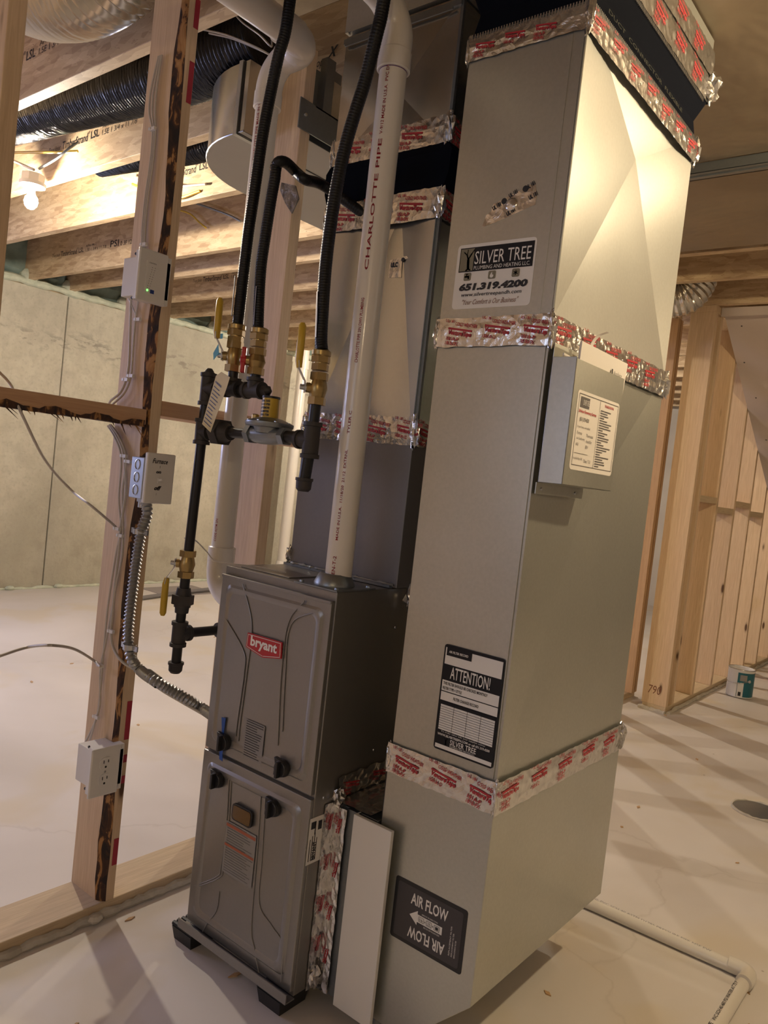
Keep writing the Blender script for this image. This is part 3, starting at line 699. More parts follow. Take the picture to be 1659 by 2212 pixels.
# canvas connector above, collar and upper taped collar
def frustum(mb, a, b):   # a,b: (x0,x1,y0,y1,z)
    A = [(a[0], a[2], a[4]), (a[1], a[2], a[4]), (a[1], a[3], a[4]), (a[0], a[3], a[4])]; B = [(b[0], b[2], b[4]), (b[1], b[2], b[4]), (b[1], b[3], b[4]), (b[0], b[3], b[4])]
    return mb.hexa(A, B)
cv = MB(); frustum(cv, (DX0+.001, DX1-.001, DY0+.001, DY1-.001, 2.10), (DX0+.012, DX1-.012, DY0+.012, DY1-.006, 2.165)); frustum(cv, (DX0+.012, DX1-.012, DY0+.012, DY1-.006, 2.165), (DX0-.01, DX1+.004, DY0-.01, DY1+.03, 2.225))
cvo = rd.part('canvas_connector', cv, M['canvas'])
ct = MB(); text(ct, 'DUCT  CONNECTOR  FLEXIBLE', (DX1-.008, 1.40, 2.137), Y, Z, .44, .008, off=.006); rd.part('printing', ct, M['faint_ink'], cvo)
# crimped metal edge of the connector, in teeth
te = MB(); 
y = DY0
while y < DY1: te.box(DX1-.001, DX1+.0025, y, y+.0030, 2.107, 2.120); te.box(DX1-.002, DX1+.0045, y, y+.0030, 2.212, 2.222); y += .0062
x = DX0
while x < DX1: te.box(x, x+.0030, DY0-.0025, DY0+.001, 2.107, 2.120); te.box(x, x+.0030, DY0-.0125, DY0-.008, 2.212, 2.222); x += .0062
rd.part('crimped_edge', te, M['chrome'], cvo, kind='stuff')
co = MB().box(DX0-.012, DX1+.002, DY0-.012, DY1+.03, 2.222, 2.376); rd.part('collar', co, M['galv'])
tape(rd, None, (DX1+.004, DY0-.012, 2.222), Y, Z, DY1-DY0+.045, .062, 31, step=.13)
tape(rd, None, (DX1+.006, DY0-.012, 2.285), Y, Z, DY1-DY0+.045, .06, 32, step=.13)
tape(rd, None, (DX0-.012, DY0-.014, 2.222), X, Z, DX1-DX0+.016, .062, 33)
CR(rd, (DX1+.004, DY1+.035, 2.26), .025, .03, .035, 40)
CR(rd, (DX1+.002, DY0-.002, 2.098), .010, .010, .03, 42)
# stickers on the front
FYd = DY0+.002
s = MB(); rrect_slab(s, (-.932, FYd, 1.559), X, Z, .181, .131, .0007, .008); so = rd.part('contractor_sticker', s, M['white_ink'])
s = MB(); rect(s, (-.925, FYd, 1.634), X, Z, .170, .049, .0012); rd.part('name_panel', s, M['label_dark'], so)
s = MB(); text(s, 'SILVER TREE', (-.888, FYd, 1.648), X, Z, .128, .026, off=.0018, bold=.0); text(s, 'PLUMBING AND HEATING LLC.', (-.888, FYd, 1.637), X, Z, .128, .0075, off=.0018); rd.part('lettering', s, M['white_ink'], so)
s = MB(); rect(s, (-.923, FYd, 1.636), X, Z, .032, .045, .0016)
rd.part('pictogram', s, M['olive_ink'], so)
for x in (-.910, -.852, -.798): s = MB(); rrect_slab(s, (x, FYd-.0010, 1.616), X, Z, .017, .016, .0006, .003); rd.part('pictogram', s, M['olive_ink'], so)
s = MB() # tree trunk with branches, tap, flame and snowflake
def stroke(mb, a, b, wd, off=.0020, y=None):
    a = Vector((a[0], FYd if y is None else y, a[1])); b = Vector((b[0], FYd if y is None else y, b[1])); d = (b-a).normalized(); n = Vector((0, -1, 0)).cross(d)*wd/2
    mb.add([p+Vector((0, -off, 0)) for p in (a-n, a+n, b+n, b-n)], [(0, 1, 2, 3)]); mb.add([p+Vector((0, -off, 0)) for p in (a-n, b-n, b+n, a+n)], [(0, 1, 2, 3)])
def tree(mb, x, z, s_, off=.0022):
    for a, b, c, d, w_ in ((0, 0, -.002, .02, .006), (-.002, .02, -.006, .03, .003), (-.006, .03, -.014, .036, .002), (-.002, .02, .006, .032, .003), (.006, .032, .012, .04, .0016), (-.006, .03, -.004, .041, .0016), (0, 0, -.006, -.004, .003), (0, 0, .006, -.003, .003)):
        stroke(mb, (x+a*s_, z+b*s_), (x+c*s_, z+d*s_), w_*s_, off)
tree(s, -.902, 1.640, .95)
for k in range(3): t = k*math.pi/3+math.pi/6; stroke(s, (-.7895-.005*math.cos(t), 1.624-.005*math.sin(t)), (-.7895+.005*math.cos(t), 1.624+.005*math.sin(t)), .0014)
s.add([(-.8435+a*.001, FYd-.0022, 1.618+b*.001) for a, b in ((-2, 0), (2, 0), (4.5, 3), (3, 7), (1, 5), (.5, 12), (-3, 7), (-4.5, 3))], [tuple(range(8))])
stroke(s, (-.908, 1.624), (-.897, 1.624), .0035); stroke(s, (-.8985, 1.624), (-.8985, 1.619), .003); stroke(s, (-.903, 1.624), (-.903, 1.628), .002); stroke(s, (-.906, 1.629), (-.900, 1.629), .0016)
rd.part('emblem', s, M['white_ink'], so)
s = MB(); text(s, '651.319.4200', (-.920, FYd, 1.595), X, Z, .158, .0155, off=.0016, bold=.06, skew=.22); text(s, 'www.silvertreepandh.com', (-.913, FYd, 1.5815), X, Z, .140, .0095, off=.0016, bold=.01, skew=.2); rd.part('lettering', s, M['black_ink'], so)
s = MB(); text(s, '"Your Comfort is Our Business"', (-.910, FYd, 1.567), X, Z, .130, .0105, off=.0016, skew=.35); rd.part('slogan', s, M['brown_ink'], so)
# patch of printed foil above the sticker
s = MB(); pts = [(-.880, 1.722), (-.874, 1.745), (-.862, 1.752), (-.860, 1.765), (-.770, 1.795), (-.764, 1.772), (-.764, 1.752), (-.80, 1.742), (-.85, 1.728)]
s.slab([(a, FYd, b) for a, b in pts], (0, -.0008, 0)); s.ball((-.818, FYd-.001, 1.760), .014, .003, .013, 12); po = rd.part('foil_patch', s, M['foil'])
s = MB()
for x, z in ((-.858, 1.752), (-.824, 1.737), (-.823, 1.772), (-.778, 1.762), (-.786, 1.783)): text(s, 'UL 181', (x, FYd, z), Vector((.9, 0, .43)).normalized(), Vector((-.43, 0, .9)).normalized(), .019, .009, off=.0016, bold=.04)
for x, z in ((-.835, 1.768), (-.790, 1.786)): s.lathe((x, FYd-.0015, z), NY, [(0, .006), (.0002, .006)], 14)
rd.part('printing', s, M['black_ink'], po)
# ATTENTION filter record
s = MB(); rrect_slab(s, (-.853, FYd, .658), X, Z, .141, .217, .0006, .006); ao = rd.part('filter_record_sticker', s, M['label_dark'])
s = MB(); rect(s, (-.849, FYd, .835), X, Z, .134, .034, .0012); rect(s, (-.849, FYd, .780), X, Z, .134, .022, .0012); rect(s, (-.849, FYd, .7605), X, Z, .134, .0175, .0012)
rect(s, (-.846, FYd, .700), X, Z, .128, .052, .0012); rect(s, (-.849, FYd, .662), X, Z, .134, .008, .0012); rd.part('panel', s, M['white_ink'], ao)
s = MB(); rect(s, (-.846, FYd, .853), X, Z, .060, .018, .0018); rect(s, (-.846, FYd, .752), X, Z, .128, .006, .0018)
for k in range(10): rect(s, (-.846, FYd, .7038+k*.0048), X, Z, .128, .0007, .0018)
for k in range(1, 4): rect(s, (-.846+.032*k, FYd, .700), X, Z, .0007, .052, .0018)
text(s, 'THIS FILTER SHOULD BE CHECKED MONTHLY', (-.846, FYd, .793), X, Z, .105, .006, off=.0018, bold=.02); text(s, 'FILTER TYPE + STYLE', (-.846, FYd, .783), X, Z, .046, .006, off=.0018, bold=.02)
text(s, 'FILTER CHANGE RECORD', (-.818, FYd, .766), X, Z, .060, .006, off=.0018, bold=.02); rd.part('printing', s, M['label_dark'], ao)
s = MB(); text(s, 'AIR FILTER RECORD', (-.840, FYd, .859), X, Z, .046, .005, off=.0024, bold=.02); text(s, 'ATTENTION!', (-.832, FYd, .807), X, Z, .094, .025, off=.0014, bold=.01)
text(s, 'To order other info your supplies online:', (-.838, FYd, .695), X, Z, .105, .0038, off=.0014); text(s, 'WWW.SILVERTREEPH.COM or call 651.319.4200', (-.846, FYd, .688), X, Z, .124, .005, off=.0014, bold=.02)
text(s, 'SILVER TREE', (-.814, FYd, .675), X, Z, .062, .011, off=.0014, bold=.01); text(s, 'PLUMBING AND HEATING LLC.', (-.814, FYd, .671), X, Z, .060, .0032, off=.0014)
tree(s, -.824, .673, .32, .0016); rd.part('lettering', s, M['white_ink'], ao)
# AIR FLOW sign with mirrored lower line
s = MB(); rrect_slab(s, (-.906, FYd-.0015, .236), X, Z, .180, .131, .0012, .006); af = rd.part('air_flow_sign', s, M['black'])
s = MB(); rect(s, (-.898, FYd-.0015, .244), X, Z, .163, .115, .0016, .005); rd.part('panel', s, mat('charcoal_print', (.045, .040, .044), .45), af)
s = MB(); o_ = .0034
text(s, 'AIR FLOW', (-.862, FYd, .324), X, Z, .092, .024, off=o_, bold=.02); text(s, 'AIR FLOW', (-.770, FYd, .278), NX, NZ, .092, .024, off=o_, bold=.02)
s.add([(a, FYd-o_, b) for a, b in ((-.862, .301), (-.842, .286), (-.842, .293), (-.780, .293), (-.780, .309), (-.842, .309), (-.842, .316))], [tuple(range(7))])
text(s, 'ARROW IN DIRECTION', (-.832, FYd, .3115), X, Z, .04, .003, off=o_); text(s, 'SIZE INSTALLED FILTER', (-.785, FYd, .2905), NX, NZ, .04, .003, off=o_)
for k in range(3): text(s, 'REPLACEMENT FILTER', (-.757+k*.0065, FYd, .262), Z, NX, .06-.012*k, .003, off=o_)
rd.part('lettering', s, M['white_ink'], af)
s = MB()
for k in range(3):
    for a, b, c, d in ((0, 0, .013, .0008), (0, .010, .013, .0008), (0, 0, .0008, .010), (.0122, 0, .0008, .010)): rect(s, (-.838+.0195*k+a, FYd, .296+b), X, Z, c, d, .0042)
    text(s, ('16', '25', '1')[k], (-.835+.0195*k, FYd, .298), X, Z, .007, .006, off=.0042)
for k in range(2): text(s, 'x', (-.8235+.0195*k, FYd, .2995), X, Z, .003, .003, off=.0042, bold=.05)
rd.part('printing', s, M['black_ink'], af)
# shaded gap left of the boot, put in as a black strip
rd.part('gap_strip', MB().box(DX0-.003, DX0, DY0+.002, DY0+.01, .47, .58), M['black'])

# ------------------------------------------------------------- filter rack between furnace and duct
fr = Thing('filter_rack', 'filter rack with a plain white access door between furnace and return duct', 'filter rack', (-1.0, 1.6, .04))
fr.part('body', MB().box(-1.078, -.966, 1.312, 1.93, .040, .462), M['galv_grey'], bevel=.001)
fr.part('access_door', MB().box(-1.018, -.913, 1.292, 1.302, .034, .464).box(-1.018, -1.014, 1.302, 1.314, .034, .464), M['white'], bevel=.001, label='plain off-white door')
fr.part('side_strip', MB().box(-1.046, -1.014, 1.304, 1.314, .040, .463), M['galv_grey'])
# collar on the furnace side
fr.part('collar', MB().box(-1.0805, -1.060, 1.300, 1.93, .046, .470), M['galv_grey'])
tape(fr, None, (-1.0798, 1.266, .470), NZ, Y, .425, .036, 51, wav=.0015, step=.16)
tape(fr, None, (-1.078, 1.2985, .046), Z, NX, .416, .0001, 52, logos=False) if False else None
tape(fr, None, (-1.079, 1.2985, .462), NZ, X, .42, .036, 52, wav=.002, step=.17)
tape(fr, None, (-1.080, 1.30, .471), X, Y, .10, .40, 53, logos=False, wav=.006, jag=.008)
tape(fr, None, (-1.079, 1.30, .475), Y, Z, .5, .05, 54, wav=.005, jag=.008, step=.12)
CR(fr, (-1.07, 1.300, .478), .014, .018, .022, 60); CR(fr, (-1.072, 1.285, .075), .010, .014, .026, 61)

# ------------------------------------------------------------- document pocket on the duct side
dp = Thing('document_pocket', 'grey sheet metal pocket full of papers on the side of the tall duct', 'document holder', (-.66, 1.44, 1.22))
px0, px1, py0, py1, pz0, pz1 = -.690, -.640, 1.323, 1.553, 1.222, 1.457
mb = MB().box(px1-.002, px1, py0, py1, pz0, pz1).box(px0, px0+.002, py0, py1, pz0, pz1+.03).box(px0, px1, py0, py0+.002, pz0, pz1+.003).box(px0, px1, py1-.002, py1, pz0, pz1).box(px0, px1, py0, py1, pz0, pz0+.002)
dp.part('pocket', mb, M['galv'], bevel=.0008)
dp.part('screw', MB().lathe((px0-.004, py0+.02, pz0-.012), X, [(0, .004), (.005, .003)], 8).lathe((px0-.004, py1-.06, pz0-.012), X, [(0, .004), (.005, .003)], 8), M['chrome'])
dp.part('mounting_flange', MB().box(px0-.004, px0-.002, py0, py1-.02, pz0-.022, pz0), M['galv'])
s = MB(); rrect_slab(s, (px1, 1.343, 1.253), Y, Z, .200, .150, .0006, .008); ds = dp.part('service_sticker', s, M['paper'])
s = MB(); rect(s, (px1, 1.358, 1.372), Y, Z, .040, .020, .0012)
for a, b, c, d in ((1.350, 1.262, .188, .0012), (1.350, 1.396, .188, .0012), (1.350, 1.262, .0012, .135), (1.5368, 1.262, .0012, .135), (1.447, 1.262, .001, .135)): rect(s, (px1, a, b), Y, Z, c, d, .0012)
for k, (tt, a, b, c) in enumerate((('(651) 319-4200', 1.362, 1.344, .042), ('In your home, we installed:', 1.356, 1.332, .058), ('Furnace', 1.358, 1.321, .022), ('Thermostat', 1.400, 1.319, .032), ('Air Conditioning', 1.358, 1.310, .036), ('Humidifier', 1.402, 1.308, .026), ('HRV', 1.358, 1.299, .012), ('ERV', 1.402, 1.297, .012), ('Installed by: HK', 1.354, 1.272, .040), ('Date: 7-21', 1.402, 1.270, .030))):
    text(s, tt, (px1, a, b), Y, Z, c, .006 if k else .010, off=.0012, bold=.02 if not k else 0)
rect(s, (px1, 1.356, 1.285), Y, Z, .06, .0008, .0012)
rnd = random.Random(9)
for k in range(24): rect(s, (px1, 1.453, 1.266+k*.0048), Y, Z, (.03+.04*rnd.random()) if k % 5 else .02, .0022, .0012)
dp.part('printing', s, mat('grey_ink', (.12, .11, .11), .5), ds)
s = MB(); text(s, '24 Hour Emergency Service', (px1, 1.354, 1.360), Y, Z, .080, .008, off=.0013, bold=.03); text(s, 'TROUBLE SHOOTING', (px1, 1.470, 1.386), Y, Z, .045, .005, off=.0013, bold=.03); dp.part('red_lettering', s, M['red_ink'], ds)
s = MB(); text(s, 'SILVER TREE', (px1, 1.369, 1.377), Y, Z, .027, .010, off=.0016); dp.part('lettering', s, M['white_ink'], ds)
en = Thing('envelope', 'white envelope with a small logo sticking up from the metal pocket', 'envelope', (-.645, 1.44, 1.4))
mb = MB(); mb.slab([(-.646, 1.343, 1.36), (-.646, 1.558, 1.36), (-.642, 1.566, 1.490), (-.642, 1.340, 1.492)], (-.004, 0, 0)); en.part('paper', mb, M['paper'])
s = MB(); text(s, 'Aprilaire', (-.641, 1.494, 1.452), Y, Z, .042, .012, off=.0008, skew=.2); rect(s, (-.641, 1.484, 1.452), Y, Z, .006, .014, .0008); rect(s, (-.641, 1.50, 1.447), Y, Z, .034, .002, .0008); en.part('printing', s, M['black_ink'])
en2 = Thing('envelope', 'folded papers and manuals behind the envelope in the metal pocket', 'papers', (-.67, 1.40, 1.4))
mb = MB()
for k, (a, b, h) in enumerate(((1.338, 1.45, 1.470), (1.342, 1.50, 1.462), (1.350, 1.545, 1.455))):
    xx = -.684+.010*k; mb.slab([(xx, a, 1.3), (xx, b, 1.3), (xx+.003, b, h-.006), (xx+.006, a, h)], (.003, 0, 0))
en2.part('paper', mb, M['paper'])
mb = MB(); P = crv([(-.668, 1.425, 1.46), (-.662, 1.423, 1.500), (-.655, 1.432, 1.520), (-.645, 1.452, 1.532)], 5)
for i in range(len(P)-1): mb.hexa([P[i]+Vector((0, -.006, 0)), P[i]+Vector((0, .006, 0)), P[i]+Vector((.001, .006, 0)), P[i]+Vector((.001, -.006, 0))], [P[i+1]+Vector((0, -.006, 0)), P[i+1]+Vector((0, .006, 0)), P[i+1]+Vector((.001, .006, 0)), P[i+1]+Vector((.001, -.006, 0))])
single('paper_strip', mb, M['paper'], 'curled paper strip poking out above the papers in the pocket', 'paper', (-.66, 1.43, 1.46))
# ============================================================= COIL CABINET AND SUPPLY PLENUM
CX0, CX1, CY0, CY1 = -1.423, -1.068, 1.42, 1.95
co = Thing('coil_cabinet', 'dark grey cooling coil cabinet on top of the furnace', 'coil cabinet', (-1.245, 1.68, .945))
cb = co.part('cabinet', MB().box(CX0, CX1, CY0, CY1, .946, 1.285), M['coil'], bevel=.002)
mb = MB().box(CX0-.01, CX1-.012, CY0-.012, CY0, .9455, .952); co.part('bottom_flange', mb, M['galv_grey'])
sl = MB(); rnd = random.Random(22)
pth = [(CX0+.35*i/40, CY0-.006-.004*rnd.random(), .953) for i in range(41)]; sl.tube(pth, [.002+.004*rnd.random() for _ in pth], 6); co.part('sealant', sl, M['galv_grey'])
CR(co, (CX1+.012, 1.47, .925), .018, .025, .035, 71); CR(co, (CX0-.005, CY0, .975), .007, .01, .02, 72)
pl = Thing('supply_plenum', 'shiny galvanised supply plenum with taped joints rising above the coil cabinet', 'plenum', (-1.245, 1.68, 1.285))
def plen(z0, z1, apex, topy=None):
    mb = MB(); mb.box(CX0+.004, CX1-.004, CY0+.018, CY1, z0, z1)
    F = [(CX0+.004, CY0+.002, z0), (CX1-.004, CY0+.002, z0), (CX1-.004, CY0+.002, z1), (CX0+.004, CY0+.002, z1)]
    mb.add(F+[(apex[0], CY0+.002+apex[2], apex[1])], [(0, 1, 4), (1, 2, 4), (2, 3, 4), (3, 0, 4)])
    mb.box(CX0+.004, CX0+.005, CY0+.002, CY0+.013, z0, z1).box(CX1-.005, CX1-.004, CY0+.002, CY0+.013, z0, z1)
    return mb
pl.part('lower_section', plen(1.28, 1.875, (-1.19, 1.83, .014)), M['galv_bright'])
pl.part('corner_seam', MB().box(CX1-.004, CX1+.004, CY0+.002, CY0+.010, 1.34, 1.80).box(CX1-.006, CX1-.004, CY0-.002, CY0+.003, 1.34, 1.80), M['galv_grey'])
pl.part('upper_section', plen(1.965, 2.29, (-1.24, 2.12, .012)), M['galv_bright'])
pl.part('corner_seam', MB().box(CX1-.004, CX1+.004, CY0+.002, CY0+.010, 2.03, 2.29), M['galv_grey'])
pl.part('top_section', MB().box(CX0+.004, CX1-.004, CY0-.006, CY1, 2.296, 2.389), M['galv'])
pl.part('slip_joint', MB().box(CX0, CX1, CY0-.003, CY0+.01, 2.27, 2.283).box(CX0+.008, CX1-.02, CY0-.0075, CY0-.004, 2.262, 2.268), M['galv_grey'])
cv = MB(); frustum(cv, (CX0, CX1, CY0+.001, CY1, 1.86), (CX0-.008, CX1+.018, CY0-.006, CY1, 1.895)); frustum(cv, (CX0-.008, CX1+.018, CY0-.006, CY1, 1.895), (CX0-.008, CX1+.022, CY0-.008, CY1, 1.945)); frustum(cv, (CX0-.008, CX1+.022, CY0-.008, CY1, 1.945), (CX0, CX1, CY0+.001, CY1, 1.972))
pl.part('canvas_connector', cv, M['canvas'])
for (za, zb_, sd) in ((1.278, 1.343, 81), (1.798, 1.868, 82), (1.966, 2.030, 83)):
    tape(pl, None, (CX0-.002, CY0, za), X, Z, CX1-CX0+.004, zb_-za, sd, wav=.001)
    tape(pl, None, (CX1+.001, CY0-.002, za), Y, Z, .5, zb_-za, sd+3, wav=.001)
    CR(pl, (CX1+.002, CY0, (za+zb_)/2), .013, .012, .036, sd); CR(pl, (CX0, CY0, (za+zb_)/2), .008, .008, .032, sd+1)
s = MB(); s.slab([(a, CY0+.0115, b) for a, b in ((-1.205, 1.675), (-1.165, 1.672), (-1.168, 1.712), (-1.150, 1.716), (-1.155, 1.722), (-1.205, 1.716))], (0, -.0008, 0)); po = pl.part('foil_patch', s, M['foil'])
s = MB(); text(s, 'ULC', (-1.20, CY0+.0105, 1.698), X, Z, .02, .012, off=.001, bold=.05); s.lathe((-1.165, CY0+.010, 1.714), NY, [(0, .005), (.0003, .005)], 12); pl.part('printing', s, M['black_ink'], po)

# ------------------------------------------------------------- supply trunk beyond the stud wall
tk = Thing('supply_trunk', 'galvanised supply trunk with rounded front corner below the joists', 'duct', (-1.95, 2.5, 2.15))
x0, x1, y0, y1, R_ = -2.225, -1.83, 1.455, 4.3, .345
out = [(x1, y0), (x1, 1.58), (-1.69, 1.58), (-1.69, y1), (x0, y1)]
for k in range(15):
    a = math.pi+math.pi/2*k/14; out.append((x0+R_+R_*math.cos(a), y0+R_+R_*math.sin(a)))
mb = MB(); mb.hexa([(a, b, 2.150) for a, b in out], [(a, b, 2.353) for a, b in out])
mb.sm = [True if 4 < i-1 < 19 else False for i in range(len(mb.f))]
tko = tk.part('body', mb, M['galv_bright'])
bp = MB(); bp.slab([(a, b, 2.1492) for a, b in out], (0, 0, -.0012)); tk.part('bottom_panel', bp, M['painted'], tko)
eg = MB(); eg.tube([(a, b, 2.150) for a, b in out[4:]+[(x1, y0)]], .0028, 6); tk.part('edge_bead', eg, M['chrome'], tko)
tk.part('drive_cleat', MB().box(-1.872, -1.856, y0-.006, y0+.01, 2.146, 2.356).box(-1.872, -1.856, 1.45, 1.70, 2.144, 2.149), M['galv'], tko)
tk.part('joint_gap', MB().box(-1.855, -1.850, y0-.003, y0+.01, 2.149, 2.353).box(-1.855, -1.850, 1.455, 2.3, 2.146, 2.149), M['black'], tko)
tk.part('drive_cleat', MB().box(-1.85, -1.69, 2.32, 2.34, 2.144, 2.149), M['galv'], tko)

# ------------------------------------------------------------- flexible ducts
def flex(name, pts, rad, amp, pitch, m, lab, cat='flexible duct', sub=6, n=20, base=None):
    P, rs = ribbed(pts, rad, amp, pitch, sub); mb = MB(); mb.tube(P, rs, n)
    return single(name, mb, m, lab, cat, base or tuple(P[len(P)//2]))
bf = flex('flexible_duct', [(-3.9, 1.56, 2.60), (-3.48, 1.555, 2.56), (-3.0, 1.555, 2.525), (-2.57, 1.55, 2.49), (-2.24, 1.55, 2.47), (-1.90, 1.56, 2.49)], .10, .0022, .016, M['flexblack'], 'black insulated flexible duct running between the joists toward the trunk')
flex('flexible_duct', [(-3.6, 2.02, 2.56), (-3.2, 2.02, 2.53), (-2.83, 2.02, 2.50), (-2.45, 2.02, 2.52)], .055, .004, .016, M['flexblack'], 'thin black flexible duct seen between two joists left of the trunk')
flex('flexible_duct', [(-2.62, 1.10, 2.62), (-2.40, 1.10, 2.52), (-2.20, 1.10, 2.462), (-2.02, 1.10, 2.455), (-1.86, 1.11, 2.51), (-1.72, 1.12, 2.62)], .118, .008, .026, M['flexsilver'], 'silver flexible duct sagging between joists at the top left')
flex('flexible_duct', [(-1.52, 4.32, 2.62), (-1.44, 4.32, 2.56), (-1.42, 4.30, 2.46), (-1.46, 4.27, 2.36), (-1.56, 4.25, 2.33), (-1.75, 4.24, 2.33)], .092, .004, .022, M['flexsilver'], 'silver flexible duct elbow hanging beside the stairs behind the tall duct')
# wires lying beside the black duct
wr = MB()
for k in range(3): wr.tube(crv([(-1.9480, 1.4400, 2.5401), (-1.8743, 1.4400, 2.4663), (-1.7850, 1.4400, 2.4032), (-1.7300, 1.4400, 2.3570)]+[(-1.80, 1.50, 2.42)], 6) if k == 0 else crv([(-2.02, 1.40+.02*k, 2.47), (-1.93, 1.42+.02*k, 2.44), (-1.84, 1.45+.02*k, 2.40), (-1.80, 1.5, 2.38)], 6), .0028, 6)
single('cable', wr, M['cable'], 'white cables drooping beside the end of the black flexible duct', 'cable', (-1.9, 1.45, 2.44))

# ------------------------------------------------------------- PVC vent pipes
def print_on_pipe(th, par, cx, cy, rad, items, ang, name='printing', m=None):
    """red lettering running up a vertical pipe at angle ang"""
    mb = MB(); N = Vector((math.cos(ang), math.sin(ang), 0)); V = Vector((0, 0, 1)).cross(N)*-1
    for (t_, z, L, h) in items: text(mb, t_, Vector((cx, cy, z))+N*rad+V*(-h/2)*1.0, Z, V, L, h, off=.0, bold=.01)
    # wrap onto the cylinder
    out = []
    for p in mb.v:
        d = Vector((p[0]-cx, p[1]-cy, 0)); s_ = d.dot(V); a = s_/rad; q = N*math.cos(a)+V*math.sin(a)
        out.append((cx+q.x*(rad+.0006), cy+q.y*(rad+.0006), p[2]))
    mb.v = out; mb.f = mb.f+[tuple(reversed(f_)) for f_ in mb.f]; mb.sm = mb.sm*2
    th.part(name, mb, m or M['red_ink'], par)
rp_ = Thing('vent_pipe', 'white PVC vent pipe rising from the furnace top in front of the plenum', 'pipe', (-1.135, 1.29, .96))
px, py = -1.136, 1.290
pp = rp_.part('pipe', MB().cyl((px, py, .95), (px, py, 2.13), .0302, n=32), M['pvc'])
print_on_pipe(rp_, pp, px, py, .0302, [('MADE IN U.S.A.  11/18/20  21:12  EXTRNL', 1.05, .20, .006), ('CODE ASTM D1785-D1784 CELL CLASS 12454 SDR-21 NSF PW DWV', .975, .0, .0)][:1]+[('VEN-T-2', .965, .05, .008), ('TYLER C', 1.285, .05, .006), ('CHARLOTTE PIPE', 1.64, .28, .0088), ('CHARLOTTE PIPE 2IN DWV PLUMBING', 1.44, .14, .007), ('V-9/12 MADE IN U.S.A.  PVC DWV', 1.93, .16, .007)], math.radians(-72))
el = MB(); el.lathe((px, py, 2.075), Z, [(0, .0345), (.002, .0365), (.040, .0365), (.043, .034)], 32)
el.tube(crv([(px, py, 2.11), (px, py, 2.15), (px-.005, py-.012, 2.185), (px-.012, py-.045, 2.215), (px-.016, py-.09, 2.225)], 8), .0345, 28)
el.tube([(px-.015, py-.085, 2.225), (px-.02, py-.130, 2.227)], .037, 28); rp_.part('elbow', el, M['pvc'])
rp_.part('pipe', MB().tube([(px-.02, py-.11, 2.226), (px-.05, py-.9, 2.25)], .0302, 28), M['pvc'])
pr_ = MB(); pr_.lathe((px, py, 2.0735), Z, [(0, .0306), (.002, .0308)], 28); rp_.part('primer_ring', pr_, mat('purple_primer', (.10, .02, .12), .4))
lp = Thing('vent_pipe', 'white PVC vent pipe standing beside the second stud with an elbow at each end', 'pipe', (-1.62, 1.357, .9))
px, py = -1.62, 1.357
pp = lp.part('pipe', MB().cyl((px, py, .93), (px, py, 2.17), .0302, n=32), M['pvc'])
print_on_pipe(lp, pp, px, py, .0302, [('CODE ASTM 2IN', .98, .06, .008), ('PVC DWV SCH 40 PLUMBING NSF', 1.72, .22, .008), ('CHARLOTTE PIPE MADE IN U.S.A.', 1.98, .17, .008)], math.radians(-84))
el = MB(); el.lathe((px, py, .925), Z, [(0, .0345), (.002, .0365), (.038, .0365), (.040, .034)], 32)
el.tube(crv([(px, py, .95), (px, py, .90), (px+.012, py, .865), (px+.045, py, .842), (px+.09, py, .835)], 8), .0355, 28); lp.part('elbow', el, M['pvc'])
lp.part('pipe', MB().cyl((px+.08, py, .835), (-1.447, py, .835), .0302, n=28), M['pvc'])
el = MB(); el.lathe((px, py, 2.125), Z, [(0, .034), (.002, .0365), (.038, .0365), (.040, .034)], 32)
el.tube(crv([(px, py, 2.15), (px+.002, py, 2.185), (px+.014, py, 2.215), (px+.04, py, 2.238), (px+.075, py-.002, 2.245)], 8), .0345, 28)
el.tube([(px+.045, py, 2.243), (px+.085, py, 2.245)], .037, 28); lp.part('elbow', el, M['pvc'])
el = MB(); el.tube(crv([(px+.07, py, 2.245), (px+.105, py-.003, 2.246), (px+.13, py-.025, 2.249), (px+.138, py-.06, 2.251)], 8), .0375, 28); el.ball((px+.112, py-.012, 2.247), .043, .043, .041, 22)
el.tube([(px+.138, py-.05, 2.251), (px+.139, py-.10, 2.252)], .040, 28); lp.part('elbow', el, M['pvc'])
lp.part('pipe', MB().tube([(px+.139, py-.08, 2.252), (px+.12, py-.9, 2.262)], .036, 28), M['pvc'])
mk = MB(); mk.tube([(px+.139+.0385*math.cos(a), py-.096, 2.252+.0385*math.sin(a)) for a in [math.radians(-150+10*k) for k in range(22)]], .0008, 5); lp.part('pencil_mark', mk, M['label_dark'])
# far pipe by the concrete wall
fp = Thing('drain_pipe', 'tall white pipe standing far off against the concrete wall', 'pipe', (-5.72, 5.6, 0))
fp.part('pipe', MB().cyl((-5.72, 5.6, .05), (-5.72, 5.6, 2.60), .054, n=24), M['pvc']); fp.part('coupling', MB().lathe((-5.72, 5.6, .0), Z, [(0, .068), (.20, .068), (.22, .058)], 24).lathe((-5.72, 5.6, 2.2), Z, [(0, .062), (.09, .062)], 24), M['pvc'])
